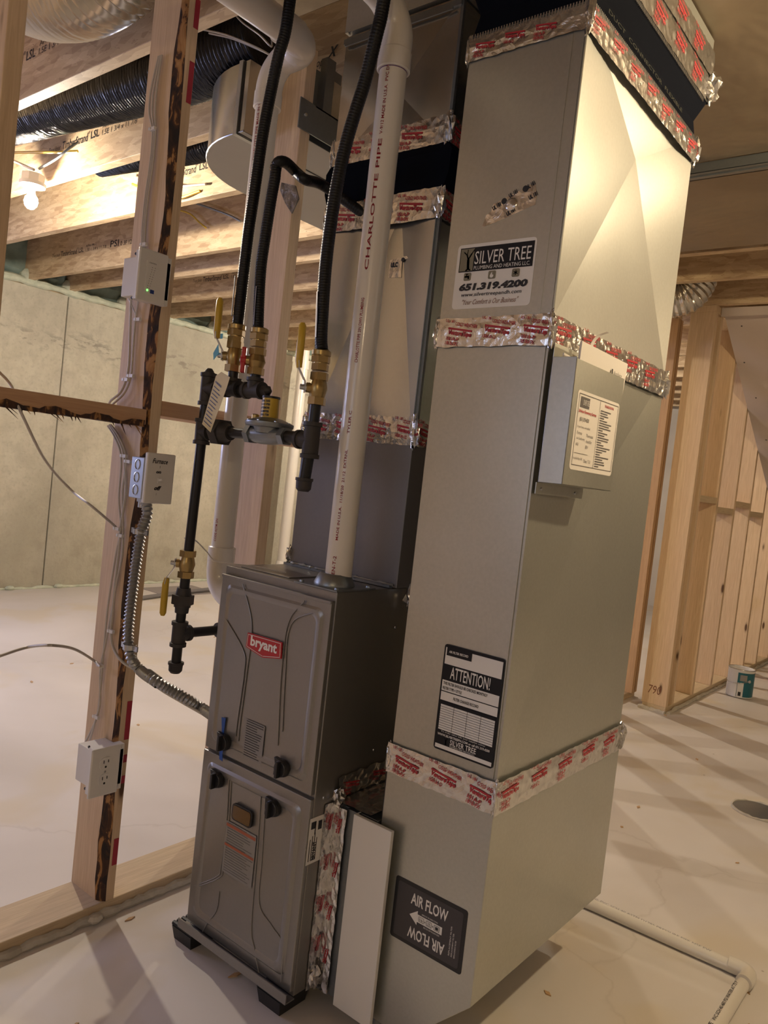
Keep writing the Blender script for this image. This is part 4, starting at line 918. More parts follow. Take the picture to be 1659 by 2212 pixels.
# condensate pipe on the floor
cp = Thing('condensate_pipe', 'white plastic pipe lying on the floor with an elbow at right', 'pipe', (-.6, 2.2, .017))
cp.part('pipe', MB().cyl((-.98, 2.190, .0168), (-.40, 2.205, .0168), .0167, n=24), M['pvc'])
p2 = cp.part('pipe', MB().cyl((-.375, 2.18, .0168), (-.385, 1.35, .0168), .0167, n=24), M['pvc'])
el = MB(); el.tube(crv([(-.425, 2.204, .021), (-.395, 2.206, .021), (-.377, 2.198, .021), (-.372, 2.175, .021), (-.3735, 2.145, .021)], 6), .0205, 22); cp.part('elbow', el, M['pvc'])
s = MB(); 
text(s, 'CRESLINE', (-.3845+.0035, 1.80, .0331), Y, NX, .10, .009, off=.0006, bold=.04); text(s, 'PVC SCH 40 480 PSI WATER AT 73 F', (-.3805, 1.915, .0331), Y, NX, .20, .008, off=.0006, bold=.02)
cp.part('printing', s, M['black_ink'], p2)
s = MB(); text(s, 'CRESLINE PVC SCH 40 ASTM D1785 PRESSURE PIPE NSF PW', (-.85, 2.1995, .0318), X, Vector((0, .85, .5)), .38, .006, off=.0010); cp.part('printing', s, M['label_grey'])

# ============================================================= GAS PIPING
gp = Thing('gas_manifold', 'black iron gas manifold with regulator and hanging yellow tag left of the furnace', 'gas piping', (-1.58, 1.22, .65))
I = M['iron']; CI = M['iron_rough']
GY = 1.22
def pipe(a, b, r_=.0125): return gp.part('pipe', MB().cyl(a, b, r_, n=20), I)
def tee(c, ax, br, L=.030, r_=.019, name='tee', run=(1, 1)):
    mb = MB(); c = Vector(c); ax = Vector(ax); br = Vector(br)
    mb.lathe(c-ax*L, ax, [(0, r_+.002), (.009, r_+.002), (.010, r_-.001), (2*L-.010, r_-.001), (2*L-.009, r_+.002), (2*L, r_+.002)], 20)
    mb.lathe(c, br, [(0, r_-.001), (L-.009, r_-.001), (L-.008, r_+.002), (L, r_+.002)], 20)
    return gp.part(name, mb, CI)
def cap(c, d, r_=.018, L=.028): return gp.part('cap', MB().lathe(c, d, [(0, r_+.002), (.006, r_+.002), (.007, r_), (L-.006, r_-.001), (L, r_-.006)], 20), CI)
# left riser
pipe((-1.590, GY, .655), (-1.590, GY, .72), .0125); cap((-1.590, GY, .672), NZ, .018, .028)
tee((-1.590, GY, .745), Z, Y, .032)
pipe((-1.590, GY+.03, .745), (-1.585, 1.36, .745)); pipe((-1.585, 1.36, .745), (-1.447, 1.36, .745))
tee((-1.585, 1.36, .745), NY, X, .02, .018, 'elbow')
pipe((-1.589, GY, .775), (-1.588, GY, .83))
un = MB(); un.lathe((-1.588, GY, .800), Z, [(0, .017), (.014, .018), (.015, .021), (.022, .021)], 20); un.hexnut((-1.588, GY, .822), (-1.588, GY, .846), .028); un.lathe((-1.588, GY, .846), Z, [(0, .020), (.018, .017)], 20); gp.part('union', un, CI)
pipe((-1.587, GY, .86), (-1.586, GY, .90))
def ball_valve(c, ax, hnd, hup, colour, name='ball_valve', flare=True, L=.075):
    """brass body along ax centred at c; stem out along hnd, lever bending along hup"""
    c = Vector(c); ax = Vector(ax); h = Vector(hnd); up = Vector(hup); mb = MB()
    mb.hexnut(c-ax*L/2, c-ax*(L/2-.016), .0205); mb.hexnut(c+ax*(L/2-.016), c+ax*L/2, .0205)
    mb.lathe(c-ax*(L/2-.014), ax, [(0, .016), (.010, .0185), (L/2-.014, .021), (L-.038, .0185), (L-.028, .016)], 20)
    mb.lathe(c, h, [(0, .012), (.026, .011)], 14)
    v = gp.part(name, mb, M['brass'])
    s_ = MB(); s_.lathe(c+h*.024, h, [(0, .0095), (.006, .0095), (.007, .0065), (.016, .006)], 12); gp.part('stem_nut', s_, M['chrome'], v)
    if colour == 'red':
        t_ = MB(); side = ax; q = c+h*.030
        t_.lathe(q-h*.006, h, [(0, .012), (.014, .011)], 14); W = ax.cross(h)
        for sg in (1, -1):
            a = q+ax*sg*.004; b = q+ax*sg*.030; t_.hexa([a+W*.011-h*.004, a-W*.011-h*.004, a-W*.011+h*.006, a+W*.011+h*.006], [b+W*.008-h*.004, b-W*.008-h*.004, b-W*.008+h*.006, b+W*.008+h*.006])
        gp.part('tee_handle', t_, M['red'], v, bevel=.002)
    else:
        t_ = MB(); W = up.cross(h).normalized()*.010
        P = [c+h*.028-up*.012, c+h*.029+up*.012, c+h*.046+up*.040, c+h*.048+up*.055]
        for i in range(3): t_.hexa([P[i]+W, P[i]-W, P[i]-W+h*.002, P[i]+W+h*.002], [P[i+1]+W, P[i+1]-W, P[i+1]-W+h*.002, P[i+1]+W+h*.002])
        gp.part('lever_plate', t_, M['chrome'], v)
        t_ = MB(); P = [P[2], P[3], P[3]+up*.035, P[3]+up*.075, P[3]+up*.082]; t_.tube(P, [.0065, .0085, .0090, .0085, .005], 12)
        gp.part('lever_grip', t_, M['yellow'], v)
    return v
v1_ = ball_valve((-1.586, GY, .925), Z, Vector((-.75, -.66, 0)), NZ, 'yellow', L=.07)
pipe((-1.584, GY, .955), (-1.577, GY, 1.245))
tee((-1.577, GY, 1.262), Z, X, .032)
pipe((-1.577, GY, 1.29), (-1.575, GY, 1.34))
tee((-1.574, GY, 1.368), Z, X, .040, .0185)
cap((-1.573, GY, 1.404), Z, .012, .016)
# horizontal run with union, regulator
pipe((-1.55, GY, 1.264), (-1.39, GY, 1.266))
un = MB(); un.lathe((-1.528, GY, 1.264), X, [(0, .018), (.012, .024)], 20); un.hexnut((-1.520, GY, 1.264), (-1.492, GY, 1.264), .034); un.lathe((-1.492, GY, 1.264), X, [(0, .026), (.014, .020), (.024, .018)], 20); gp.part('union', un, CI)
rg = Thing('gas_regulator', 'grey gas regulator with a yellow labelled cap, between the black iron pipes', 'regulator', (-1.335, GY, 1.266))
mb = MB(); mb.hexnut((-1.402, GY, 1.266), (-1.386, GY, 1.266), .024); mb.lathe((-1.388, GY, 1.266), X, [(0, .018), (.03, .022), (.075, .022), (.10, .018)], 20); mb.hexnut((-1.288, GY, 1.266), (-1.272, GY, 1.266), .022)
mb.lathe((-1.335, GY, 1.270), Z, [(0, .030), (.012, .036), (.014, .054), (.018, .056), (.024, .056), (.026, .052), (.034, .030), (.036, .018)], 32); rg.part('body', mb, M['galv_grey'])
mb = MB()
for k in range(8): a = math.pi/4*k+.3; mb.lathe((-1.335+.050*math.cos(a), GY+.050*math.sin(a), 1.286), Z, [(0, .004), (.011, .004)], 8)
rg.part('screw', mb, M['chrome'])
mb = MB().lathe((-1.338, GY, 1.304), Z, [(0, .0205), (.046, .0195)], 24); cp_ = rg.part('cap', mb, M['yellow']); rg.part('lid', MB().lathe((-1.338, GY, 1.350), Z, [(0, .0212), (.005, .0205)], 24), M['black'])
rg.part('vent_plug', MB().lathe((-1.372, GY-.012, 1.298), Z, [(0, .009), (.012, .009), (.014, .006)], 14), M['brass'])
mb = MB()
for k, t_ in enumerate(('WARNING: ITEM', 'LEAK LIMITER', 'DO NOT REMOVE', 'MAX 10 PSI', 'NATURAL GAS')): text(mb, t_, (-.020, 0, .0045+k*.008), X, Z, .036, .0052, off=0, bold=.05)
mb.v = [(-1.338+.0208*math.sin(p[0]/.0208-.03), GY-.0208*math.cos(p[0]/.0208-.03), 1.304+p[2]) for p in mb.v]; rg.part('printing', mb, M['black_ink'], cp_)
pipe((-1.28, GY, 1.266), (-1.22, GY, 1.265), .014)
tee((-1.196, GY, 1.262), Z, NX, .040, .0195)
pipe((-1.199, GY, 1.235), (-1.205, GY, 1.165), .0135); cap((-1.2045, GY, 1.178), NZ, .018, .030)
pipe((-1.195, GY, 1.295), (-1.194, GY, 1.355), .0125)
ball_valve((-1.192, GY, 1.375), Z, Vector((-.62, -.78, 0)), Z, 'yellow', L=.07)
# upper manifold: elbow, tee with plug
pipe((-1.545, GY, 1.370), (-1.50, GY, 1.370)); tee((-1.478, GY, 1.370), X, Z, .026, .0185, 'elbow'); pipe((-1.455, GY, 1.368), (-1.42, GY, 1.368), .0125)
tee((-1.400, GY, 1.368), X, Z, .030, .0185); gp.part('plug', MB().hexnut((-1.372, GY, 1.368), (-1.352, GY, 1.368), .013).lathe((-1.352, GY, 1.368), X, [(0, .011), (.009, .004)], 10), CI)
pipe((-1.480, GY, 1.39), (-1.481, GY, 1.42), .0125); pipe((-1.400, GY, 1.39), (-1.400, GY, 1.41), .0125)
ball_valve((-1.484, GY, 1.448), Z, Vector((-.80, -.6, 0)), Z, 'yellow', L=.072); ball_valve((-1.401, GY, 1.436), Z, Vector((-.72, -.69, 0)), Z, 'red', L=.062)
# cyan reflective sticker by the first valve
s = MB(); s.slab([(-1.522, GY-.03, 1.435), (-1.505, GY-.03, 1.452), (-1.510, GY-.03, 1.473), (-1.526, GY-.03, 1.452)], (0, -.001, 0)).slab([(-1.506, GY-.03, 1.486), (-1.497, GY-.03, 1.486), (-1.497, GY-.03, 1.498), (-1.506, GY-.03, 1.498)], (0, -.001, 0)); gp.part('tag_plate', s, mat('pale_blue_label', (.12, .42, .62), .3))
# brass end fittings of the tubing
def fitting(c, d, th=None):
    mb = MB(); c = Vector(c); d = Vector(d).normalized()
    mb.hexnut(c, c+d*.014, .0195); mb.lathe(c+d*.014, d, [(0, .016), (.003, .016)], 16); mb.hexnut(c+d*.017, c+d*.030, .0215); mb.lathe(c+d*.030, d, [(0, .019), (.003, .0215), (.012, .0215), (.015, .017)], 20); return mb
def csst(pts, rad, lab, fit=None, printing=None):
    P, rs = ribbed(pts, rad, .0003, .006, 4); t = Thing('gas_tubing', lab, 'gas tubing', tuple(P[-1]))
    t.part('tube', MB().tube(P, rs, 16), M['csst'])
    if fit is not None: t.part('fitting', fitting(fit[0], fit[1]), M['brass'])
    return t
ca = csst([(-1.3893, 1.2000, 2.3158)]+[(-1.4067, 1.2100, 2.2020), (-1.4226, 1.2100, 2.1432)]+[(-1.4472, 1.2200, 2.0794), (-1.4618, 1.2200, 1.9748), (-1.4715, 1.2200, 1.8350), (-1.4780, 1.2200, 1.7371), (-1.4811, 1.2200, 1.6270), (-1.4826, 1.2200, 1.5383)]+[(-1.485, GY, 1.51)], .0135, 'black flexible gas tubing, leftmost of three hanging lines', ((-1.485, GY, 1.482), Z))
s = MB(); text(s, 'CAUTION LINE', (-1.4925, GY-.014, 1.56), Z, NX, .10, .006, off=.001)
cb_ = csst([(-1.30, 1.43, 1.835)]+[(-1.3818, 1.3600, 1.8919)]+[(-1.3643, 1.2800, 1.8757), (-1.3987, 1.2800, 1.8984)]+[(-1.3896, 1.2400, 1.9023)]+[(-1.3900, 1.2200, 1.8989), (-1.4029, 1.2200, 1.8915), (-1.4032, 1.2200, 1.8628), (-1.4087, 1.2200, 1.8155), (-1.4164, 1.2200, 1.7198), (-1.4193, 1.2200, 1.6444), (-1.4091, 1.2200, 1.5244)]+[(-1.402, GY, 1.50)], .0128, 'black flexible gas tubing bent over the top and running behind the plenum', ((-1.402, GY, 1.470), Z))
cb_.part('tape_wrap', MB().tube([(-1.4053, 1.2220, 1.8937), (-1.4077, 1.2220, 1.8781)], .0137, 14), M['foil'])
cc_ = csst([(-1.1005, 1.2000, 2.2253)]+[(-1.1151, 1.2100, 2.1514), (-1.1237, 1.2100, 2.1066)]+[(-1.1493, 1.2200, 2.0321), (-1.1714, 1.2200, 1.9594), (-1.1885, 1.2200, 1.8941), (-1.2003, 1.2200, 1.8169), (-1.2065, 1.2200, 1.7381), (-1.2084, 1.2200, 1.6381), (-1.2001, 1.2200, 1.4966)]+[(-1.193, GY, 1.46)], .0140, 'black flexible gas tubing crossing in front of the plenum beside the vent pipe', ((-1.193, GY, 1.415), Z))
def wrap_label(th, c, rad, z0, z1, a0, a1, m, name='label'):
    mb = MB(); vs = []; n = 8
    for i in range(n+1):
        a = a0+(a1-a0)*i/n
        for z in (z0, z1): vs.append((c[0]+(c[2] if len(c) > 2 else 0)*(z-z0)+rad*math.cos(a), c[1]+rad*math.sin(a), z))
    mb.add(vs, [(2*i, 2*i+2, 2*i+3, 2*i+1) for i in range(n)], True); return th.part(name, mb, m)
wrap_label(ca, (-1.4865, GY, -.02), .0155, 1.545, 1.640, math.radians(-165), math.radians(-110), M['label_grey'])
wrap_label(cb_, (-1.4045, GY, -.05), .0150, 1.520, 1.610, math.radians(-160), math.radians(-100), M['label_grey'])
wrap_label(cc_, (-1.1955, GY, -.10), .0162, 1.485, 1.585, math.radians(-160), math.radians(-100), M['white_ink']); wrap_label(cc_, (-1.1955, GY, -.10), .0166, 1.515, 1.55, math.radians(-160), math.radians(-100), M['label_dark'], 'label')
# yellow tag
tg = Thing('warning_tag', 'pale yellow printed tag hanging on the black gas pipes', 'tag', (-1.53, 1.19, 1.33))
T = [(-1.4830, 1.1850, 1.4049), (-1.4489, 1.1850, 1.3929), (-1.4568, 1.1850, 1.3677), (-1.5002, 1.1850, 1.2600), (-1.5351, 1.1850, 1.2786), (-1.5007, 1.1850, 1.3959)]
tg.part('card', MB().slab(T, (0, -.0008, 0)), M['tag'])
tU = (Vector(T[1])-Vector(T[0])); tg.part('string', MB().tube([T[0], (-1.49, 1.21, 1.40)], .0007, 5), M['cable'])
s = MB(); a0 = Vector(T[4]); du = (Vector(T[3])-Vector(T[4])); dv = (Vector(T[5])-Vector(T[4])); du.y = 0; dv.y = 0; L = du.length; du.normalize(); dvn = dv.normalized(); rnd = random.Random(6)
dvp = Vector((dvn.x-du.x*dvn.dot(du), 0, dvn.z-du.z*dvn.dot(du))).normalized()
for k in range(11): rect(s, a0+dvn*(.010+k*.0088)+du*.004+Vector((0, -.0012, 0)), du, dvp, L*(.55+.3*rnd.random()), .0018, .0005)
text(s, 'WARNING', a0+dvn*.108+du*.004+Vector((0, -.0012, 0)), du, dvp, L*.7, .005, off=.0006, bold=.03)
tg.part('printing', s, M['screen'])
# foil scrap hanging on the second stud
fs_ = MB(); vs = [(-1.6919, 1.5000, 1.9968), (-1.6332, 1.5000, 1.9792), (-1.6147, 1.5000, 1.9408), (-1.6365, 1.5000, 1.9028), (-1.6675, 1.5000, 1.9351), (-1.6943, 1.5000, 1.9751)]
fs_.slab(vs, (0, -.004, 0)); single('foil_scrap', fs_, simple_noise('grey_foil_scrap', (.10, .09, .085), (.28, .26, .24), 30, .35, .8, .6), 'torn grey foil scrap stuck on the second stud', 'scrap', (-1.60, 1.5, 1.85))

# ============================================================= ELECTRICAL
# outlet box
def cover_box(name, lab, cat, zc, ex=(-1.62, 1.030, 1.102)):
    t = Thing(name, lab, cat, (-1.68, 1.07, zc))
    t.part('box', MB().box(-1.716, -1.628, 1.045, 1.118, zc-.046, zc+.046), M['white'], bevel=.002)
    t.part('flange', MB().box(-1.65, -1.628, 1.035, 1.118, zc-.057, zc+.057), M['white'])
    t.part('screw', MB().lathe((-1.665, 1.045, zc+.052), NY, [(0, .004), (.003, .003)], 8).lathe((-1.665, 1.045, zc-.052), NY, [(0, .004), (.003, .003)], 8), M['black'])
    cpl = t.part('cover_plate', MB().box(-1.628, -1.620, 1.026, 1.104, zc-.0605, zc+.0605), M['white'], bevel=.003)
    return t, cpl
ob, cpl = cover_box('outlet_box', 'white outlet box with two sockets low on the dark edged stud', 'outlet', .412)
for zz in (.4125+.0205, .4125-.0205):
    mb = MB(); rrect_slab(mb, (-1.620, 1.0485, zz-.0155), Y, Z, .033, .031, .0016, .012); so = ob.part('socket', mb, M['white'], cpl)
    mb = MB(); rect(mb, (-1.6184, 1.0575, zz+.001), Y, Z, .0022, .008, .0003); rect(mb, (-1.6184, 1.0695, zz+.002), Y, Z, .0022, .007, .0003); mb.lathe((-1.6184, 1.0645, zz-.008), X, [(0, .0028), (.0003, .0028)], 12); ob.part('slot', mb, M['black'], cpl)
ob.part('screw', MB().lathe((-1.620, 1.065, .4125), X, [(0, .003), (.001, .002)], 10), M['chrome'], cpl)
tb, cpl = cover_box('control_box', 'white wall control box with green light high on the dark edged stud', 'control', 1.609)
mb = MB(); rrect_slab(mb, (-1.620, 1.046, 1.563), Y, Z, .036, .080, .0010, .003); sc_ = tb.part('panel', mb, M['white'], cpl)
mb = MB()
for k in range(10): mb.lathe((-1.6190, 1.0525+.0010*k, 1.580+.0055*k), X, [(0, .0008), (.0003, .0008)], 8); mb.lathe((-1.6190, 1.0585+.0012*k, 1.580+.0055*k), X, [(0, .0008), (.0003, .0008)], 8)
text(mb, 'CONTROL', (-1.6190, 1.052, 1.6375), Y, Z, .020, .0030, off=.0004)
tb.part('printing', mb, M['black_ink'], cpl)
tb.part('indicator', MB().lathe((-1.6190, 1.0530, 1.5745), X, [(0, .0026), (.0012, .0020)], 12), M['green_led'], cpl)
mb = MB(); rect(mb, (-1.6190, 1.0605, 1.569), Y, Z, .011, .009, .0003); tb.part('emblem', mb, M['screen'], cpl)
# furnace switch
sb = Thing('switch_box', 'galvanised switch box with a hand lettered white plate for the furnace', 'switch', (-1.66, 1.12, 1.13))
sb.part('box', MB().box(-1.664, -1.612, 1.085, 1.119, 1.082, 1.182).box(-1.664, -1.612, 1.119, 1.150, 1.084, 1.180), M['steelblue'], bevel=.002)
mb = MB()
for k in range(3):
    c = (-1.638, 1.085, 1.102+.031*k); mb.tube([(c[0]+.010*math.cos(a), c[1]-.0004, c[2]+.012*math.sin(a)) for a in [math.pi*2*q/18 for q in range(19)]], .0010, 5, cap=False)
sb.part('knockout', mb, M['chrome'])
wp = sb.part('cover_plate', MB().box(-1.612, -1.600, 1.086, 1.166, 1.073, 1.196), M['white'], bevel=.003)
mb = MB(); text(mb, 'Furnace', (-1.600, 1.100, 1.171), Y, Z, .042, .012, off=.0006, bold=.02, skew=.25); text(mb, 'on', (-1.600, 1.112, 1.147), Y, Z, .014, .006, off=.0006, bold=.05, skew=.2); text(mb, 'off', (-1.600, 1.110, 1.106), Y, Z, .018, .011, off=.0006, bold=.05, skew=.3)
rect(mb, (-1.600, 1.122, 1.160), Y, Z, .0008, .006, .0006); rect(mb, (-1.600, 1.118, 1.094), Y, Z, .0008, .005, .0006); sb.part('lettering', mb, M['black_ink'], wp)
mb = MB(); mb.box(-1.600, -1.5985, 1.119, 1.129, 1.123, 1.136); mb.hexa([(-1.600, 1.121, 1.128), (-1.600, 1.127, 1.128), (-1.600, 1.127, 1.134), (-1.600, 1.121, 1.134)], [(-1.588, 1.122, 1.131), (-1.588, 1.126, 1.131), (-1.588, 1.126, 1.135), (-1.588, 1.122, 1.135)]); sb.part('toggle', mb, M['white'], wp)
# armoured conduit
ac = Thing('armored_conduit', 'grey ribbed metal conduit from the switch box down to the furnace side', 'conduit', (-1.65, 1.12, 1.08))
pts = [(-1.655, 1.125, 1.085)]+[(-1.6274, 1.1180, 1.0452), (-1.6449, 1.1180, 0.9970), (-1.6530, 1.1180, 0.9264), (-1.6573, 1.1180, 0.8558), (-1.6596, 1.1180, 0.7852), (-1.6560, 1.1180, 0.7273), (-1.6367, 1.1180, 0.6848)]+[(-1.6309, 1.1400, 0.6542), (-1.5698, 1.1400, 0.6426)]+[(-1.5425, 1.1700, 0.6234)]+[(-1.5142, 1.2000, 0.6018)]+[(-1.4972, 1.2350, 0.5785), (-1.4487, 1.2350, 0.5711)]
P, rs = ribbed(pts, .0118, .0022, .0095, 6); acm = ac.part('conduit', MB().tube(P, rs, 14), M['conduit'])
ac.part('fitting', MB().lathe((-1.655, 1.125, 1.058), Z, [(0, .0145), (.022, .0145), (.024, .012)], 14).hexnut((-1.655, 1.125, 1.072), (-1.655, 1.125, 1.080), .018), M['chrome'])
ac.part('tape_wrap', MB().tube([(-1.6153, 1.1550, 0.6420), (-1.5668, 1.1550, 0.6332)], .0152, 12), M['black'])
for (c, d) in (([(-1.6511, 1.1180, 0.9985)], (0, .05, 1)), ([(-1.6469, 1.1180, 0.7094)], (0, 0, 1))):
    mb = MB(); c = Vector(c[0]); mb.lathe(c-Vector((0, 0, .0065)), Z, [(0, .0165), (.013, .0165)], 18); mb.box(c.x+.012, c.x+.034, c.y-.002, c.y+.002, c.z-.0065, c.z+.0065); mb.box(c.x-.034, c.x-.012, c.y-.002, c.y+.002, c.z-.0065, c.z+.0065); ac.part('strap', mb, M['chrome'])
# low voltage cables and their staples
def cable(pts, lab, r_=.0026, m=None, k=8): return single('cable', MB().tube(crv(pts, k), r_, 8), m or M['cable'], lab, 'cable', tuple(Vector(pts[0])))
c0 = [(-1.7508, 1.1120, 2.1771), (-1.7636, 1.1120, 2.1009), (-1.7620, 1.1120, 2.0437), (-1.7452, 1.1120, 1.9892), (-1.7428, 1.1120, 1.9148), (-1.7495, 1.1120, 1.8359), (-1.7501, 1.1120, 1.7557), (-1.7414, 1.1120, 1.6915)]
for k in range(3): cable([(p[0]+.0065*(k-1)+(.006*(k-1) if i in (1, 2) else 0), p[1], p[2]) for i, p in enumerate(c0)], ('left white cable stapled on the dark edged stud above the control box', 'middle white cable stapled on the dark edged stud above the control box', 'right white cable stapled on the dark edged stud above the control box')[k])
c1 = [(-1.7783, 1.1120, 1.5842), (-1.7666, 1.1120, 1.4901), (-1.7591, 1.1120, 1.3962)]
cable(c1+[(-1.7750, 1.1080, 1.3425), (-1.8248, 1.1080, 1.3093)]+[(-1.80, 1.13, 1.285)], 'white cable under the control box bending left above the blocking', .0032)
cable([(-1.7433, 1.1120, 1.5821), (-1.7478, 1.1120, 1.5244), (-1.7463, 1.1120, 1.4546), (-1.7444, 1.1120, 1.3822)]+[(-1.7568, 1.1050, 1.3365), (-1.8097, 1.1050, 1.2997)]+[(-1.80, 1.14, 1.29)], 'second white cable under the control box beside the bundle')
cable([(-1.8030, 1.1120, 1.5951), (-1.7451, 1.1120, 1.5324)], 'thin cable slanting from the bottom of the control box', .0018)
cable([(-1.8198, 1.1120, 1.2547), (-1.7755, 1.1120, 1.2211), (-1.7413, 1.1120, 1.1794), (-1.7184, 1.1120, 1.0932), (-1.7251, 1.1120, 1.0100), (-1.7235, 1.1120, 0.9511), (-1.7261, 1.1120, 0.8676), (-1.7247, 1.1120, 0.7845), (-1.7234, 1.1120, 0.7274)]+[(-1.7045, 1.1120, 0.6910), (-1.6611, 1.1120, 0.6680)]+[(-1.6224, 1.1350, 0.6487)]+[(-1.5656, 1.1600, 0.6176)]+[(-1.5214, 1.2000, 0.5882)]+[(-1.4714, 1.2400, 0.5602)], 'pale cable down the stud then beneath the ribbed conduit to the furnace', .0035)
cable([(-1.8281, 1.1120, 1.2519), (-1.7909, 1.1120, 1.2238), (-1.7526, 1.1120, 1.1727), (-1.7462, 1.1120, 1.0727), (-1.7252, 1.1120, 0.9982), (-1.7360, 1.1120, 0.9255), (-1.7471, 1.1120, 0.8161), (-1.7498, 1.1120, 0.7313), (-1.7484, 1.1120, 0.6471), (-1.7471, 1.1120, 0.5383)]+[(-1.7517, 1.1080, 0.4890), (-1.7944, 1.1080, 0.4124)], 'pale cable running down the stud into the outlet box')
cable([(-1.8134, 1.1120, 1.2550), (-1.7699, 1.1120, 1.2249), (-1.7300, 1.1120, 1.1743), (-1.7327, 1.1120, 1.0918), (-1.7150, 1.1120, 0.9995), (-1.7074, 1.1120, 0.9298), (-1.7201, 1.1120, 0.8568), (-1.7277, 1.1120, 0.7898)]+[(-1.7439, 1.1120, 0.6965), (-1.7549, 1.1120, 0.6213), (-1.7430, 1.1120, 0.5394)]+[(-1.7481, 1.1060, 0.4880), (-1.7728, 1.1060, 0.4121)], 'second pale cable down the stud into the outlet box', .0028)
cable([(-1.83, .60, 1.47)]+[(-1.7679, 0.8000, 1.3358), (-1.6680, 0.8000, 1.2613)]+[(-1.7326, 0.9000, 1.1554)]+[(-1.7880, 1.0000, 1.0858), (-1.6765, 1.0000, 1.0523)]+[(-1.7451, 1.1100, 0.9979)], 'dangling cable swooping from the left edge to the stud above the conduit strap', .0032)
cable([(-1.6499, 0.7800, 0.7158), (-1.6103, 0.7800, 0.7332)]+[(-1.6513, 0.8600, 0.7343), (-1.5539, 0.8600, 0.7605)]+[(-1.6991, 1.0000, 0.7042)]+[(-1.7767, 1.1000, 0.6479), (-1.7379, 1.1000, 0.6391)], 'loose cable arching in from the left edge to the middle of the stud', .0034)
STL = ['white staple on the stud well above the control box, at the cable bundle', 'white staple on the stud just above the control box', 'white staple on the stud just below the control box',
 'white staple where the cables bend left above the blocking', 'upper white staple beside the switch box', 'white staple touching the left side of the switch box', 'upper of two close white staples below the switch box', 'lower of two close white staples below the switch box',
 'white staple beside the lower conduit strap', 'white staple where the arching loose cable meets the stud', 'lowest white staple, just above the outlet box', 'white staple on the cable between control box and blocking']
spots = [(-1.7432, 1.1060, 1.9942), (-1.7333, 1.1060, 1.7085), (-1.7283, 1.1060, 1.5222), (-1.7350, 1.1060, 1.3812), (-1.7319, 1.1060, 1.1795), (-1.7113, 1.1060, 1.1670), (-1.7318, 1.1060, 0.9948), (-1.7146, 1.1060, 0.9794), (-1.7149, 1.1060, 0.7345), (-1.7478, 1.1060, 0.6383), (-1.7445, 1.1060, 0.5049), (-1.7560, 1.1060, 1.3718)]
for i, p in enumerate(spots):
    tmp = MB().box(p[0]-.010, p[0]+.010, p[1]-.003, p[1]+.004, p[2]-.004, p[2]+.004); tmp.lathe((p[0]-.010, p[1]-.004, p[2]), Y, [(0, .0042), (.008, .0042)], 8)
    single('cable_staple', tmp, M['white'], STL[i], 'staple', p, 'cable staples on the stud')
# floor hose far away
cable([(-5.2, 3.4, .02), (-5.3, 3.75, .02), (-5.38, 4.1, .02), (-5.42, 4.5, .03), (-5.5, 5.1, .03)], 'dark grey hose lying on the floor by the concrete wall', .018, mat('grey_hose', (.16, .15, .15), .5))
single('floor_patch', MB().box(-5.75, -5.35, 3.95, 4.5, 0, .004), mat('dark_patch', (.28, .25, .24), .6), 'dark flat patch on the floor near the concrete wall', 'cardboard', (-5.55, 4.2, 0))  # thin dark slab for the dark patch on the floor
# cables in the joist bays
cable([(-3.9, 1.62, 2.50), (-3.66, 1.66, 2.485), (-3.42, 1.70, 2.46), (-3.30, 1.74, 2.46)], 'yellow cable in the joist bay near the lit bulb', .006, M['yellow'])
cable([(-4.1, 1.60, 2.55), (-3.85, 1.66, 2.50), (-3.62, 1.71, 2.42)], 'white cable dropping to the bulb holder', .006)
cable([(-3.30, 1.74, 2.50), (-3.33, 1.71, 2.46), (-3.40, 1.70, 2.43), (-3.55, 1.70, 2.41)], 'grey cable curling over the bulb holder', .006, M['galv_grey'])
cable([(-3.52, 2.15, 2.50), (-3.36, 2.17, 2.44), (-3.2, 2.19, 2.40), (-3.05, 2.21, 2.42)], 'yellow cable slanting across a joist bay beyond the first bulb', .006, M['yellow'])
cable([(-3.60, 2.15, 2.54), (-3.42, 2.16, 2.50), (-3.22, 2.17, 2.45), (-3.0, 2.2, 2.44)], 'white cable slanting across a joist bay beyond the first bulb', .006)
cable([(-4.0854, 2.8000, 2.6679), (-3.9421, 2.8000, 2.6223), (-3.8446, 2.8000, 2.5618), (-3.7737, 2.8000, 2.5215)], 'yellow cable looping out of a joist face', .005, M['yellow'])
cable([(-3.8843, 2.8000, 2.6745), (-3.7261, 2.8000, 2.6219), (-3.5741, 2.8000, 2.5688), (-3.4678, 2.8000, 2.5225)], 'dark cable crossing a joist face left of the trunk', .006, M['galv_grey'])
single('nail_hole', MB().lathe((-3.75, 2.8258, 2.505), NY, [(0, .012), (.001, .012)], 10), M['black'], 'dark drilled hole where the yellow cable enters the joist', 'hole', (-3.75, 2.82, 2.5)) if False else None

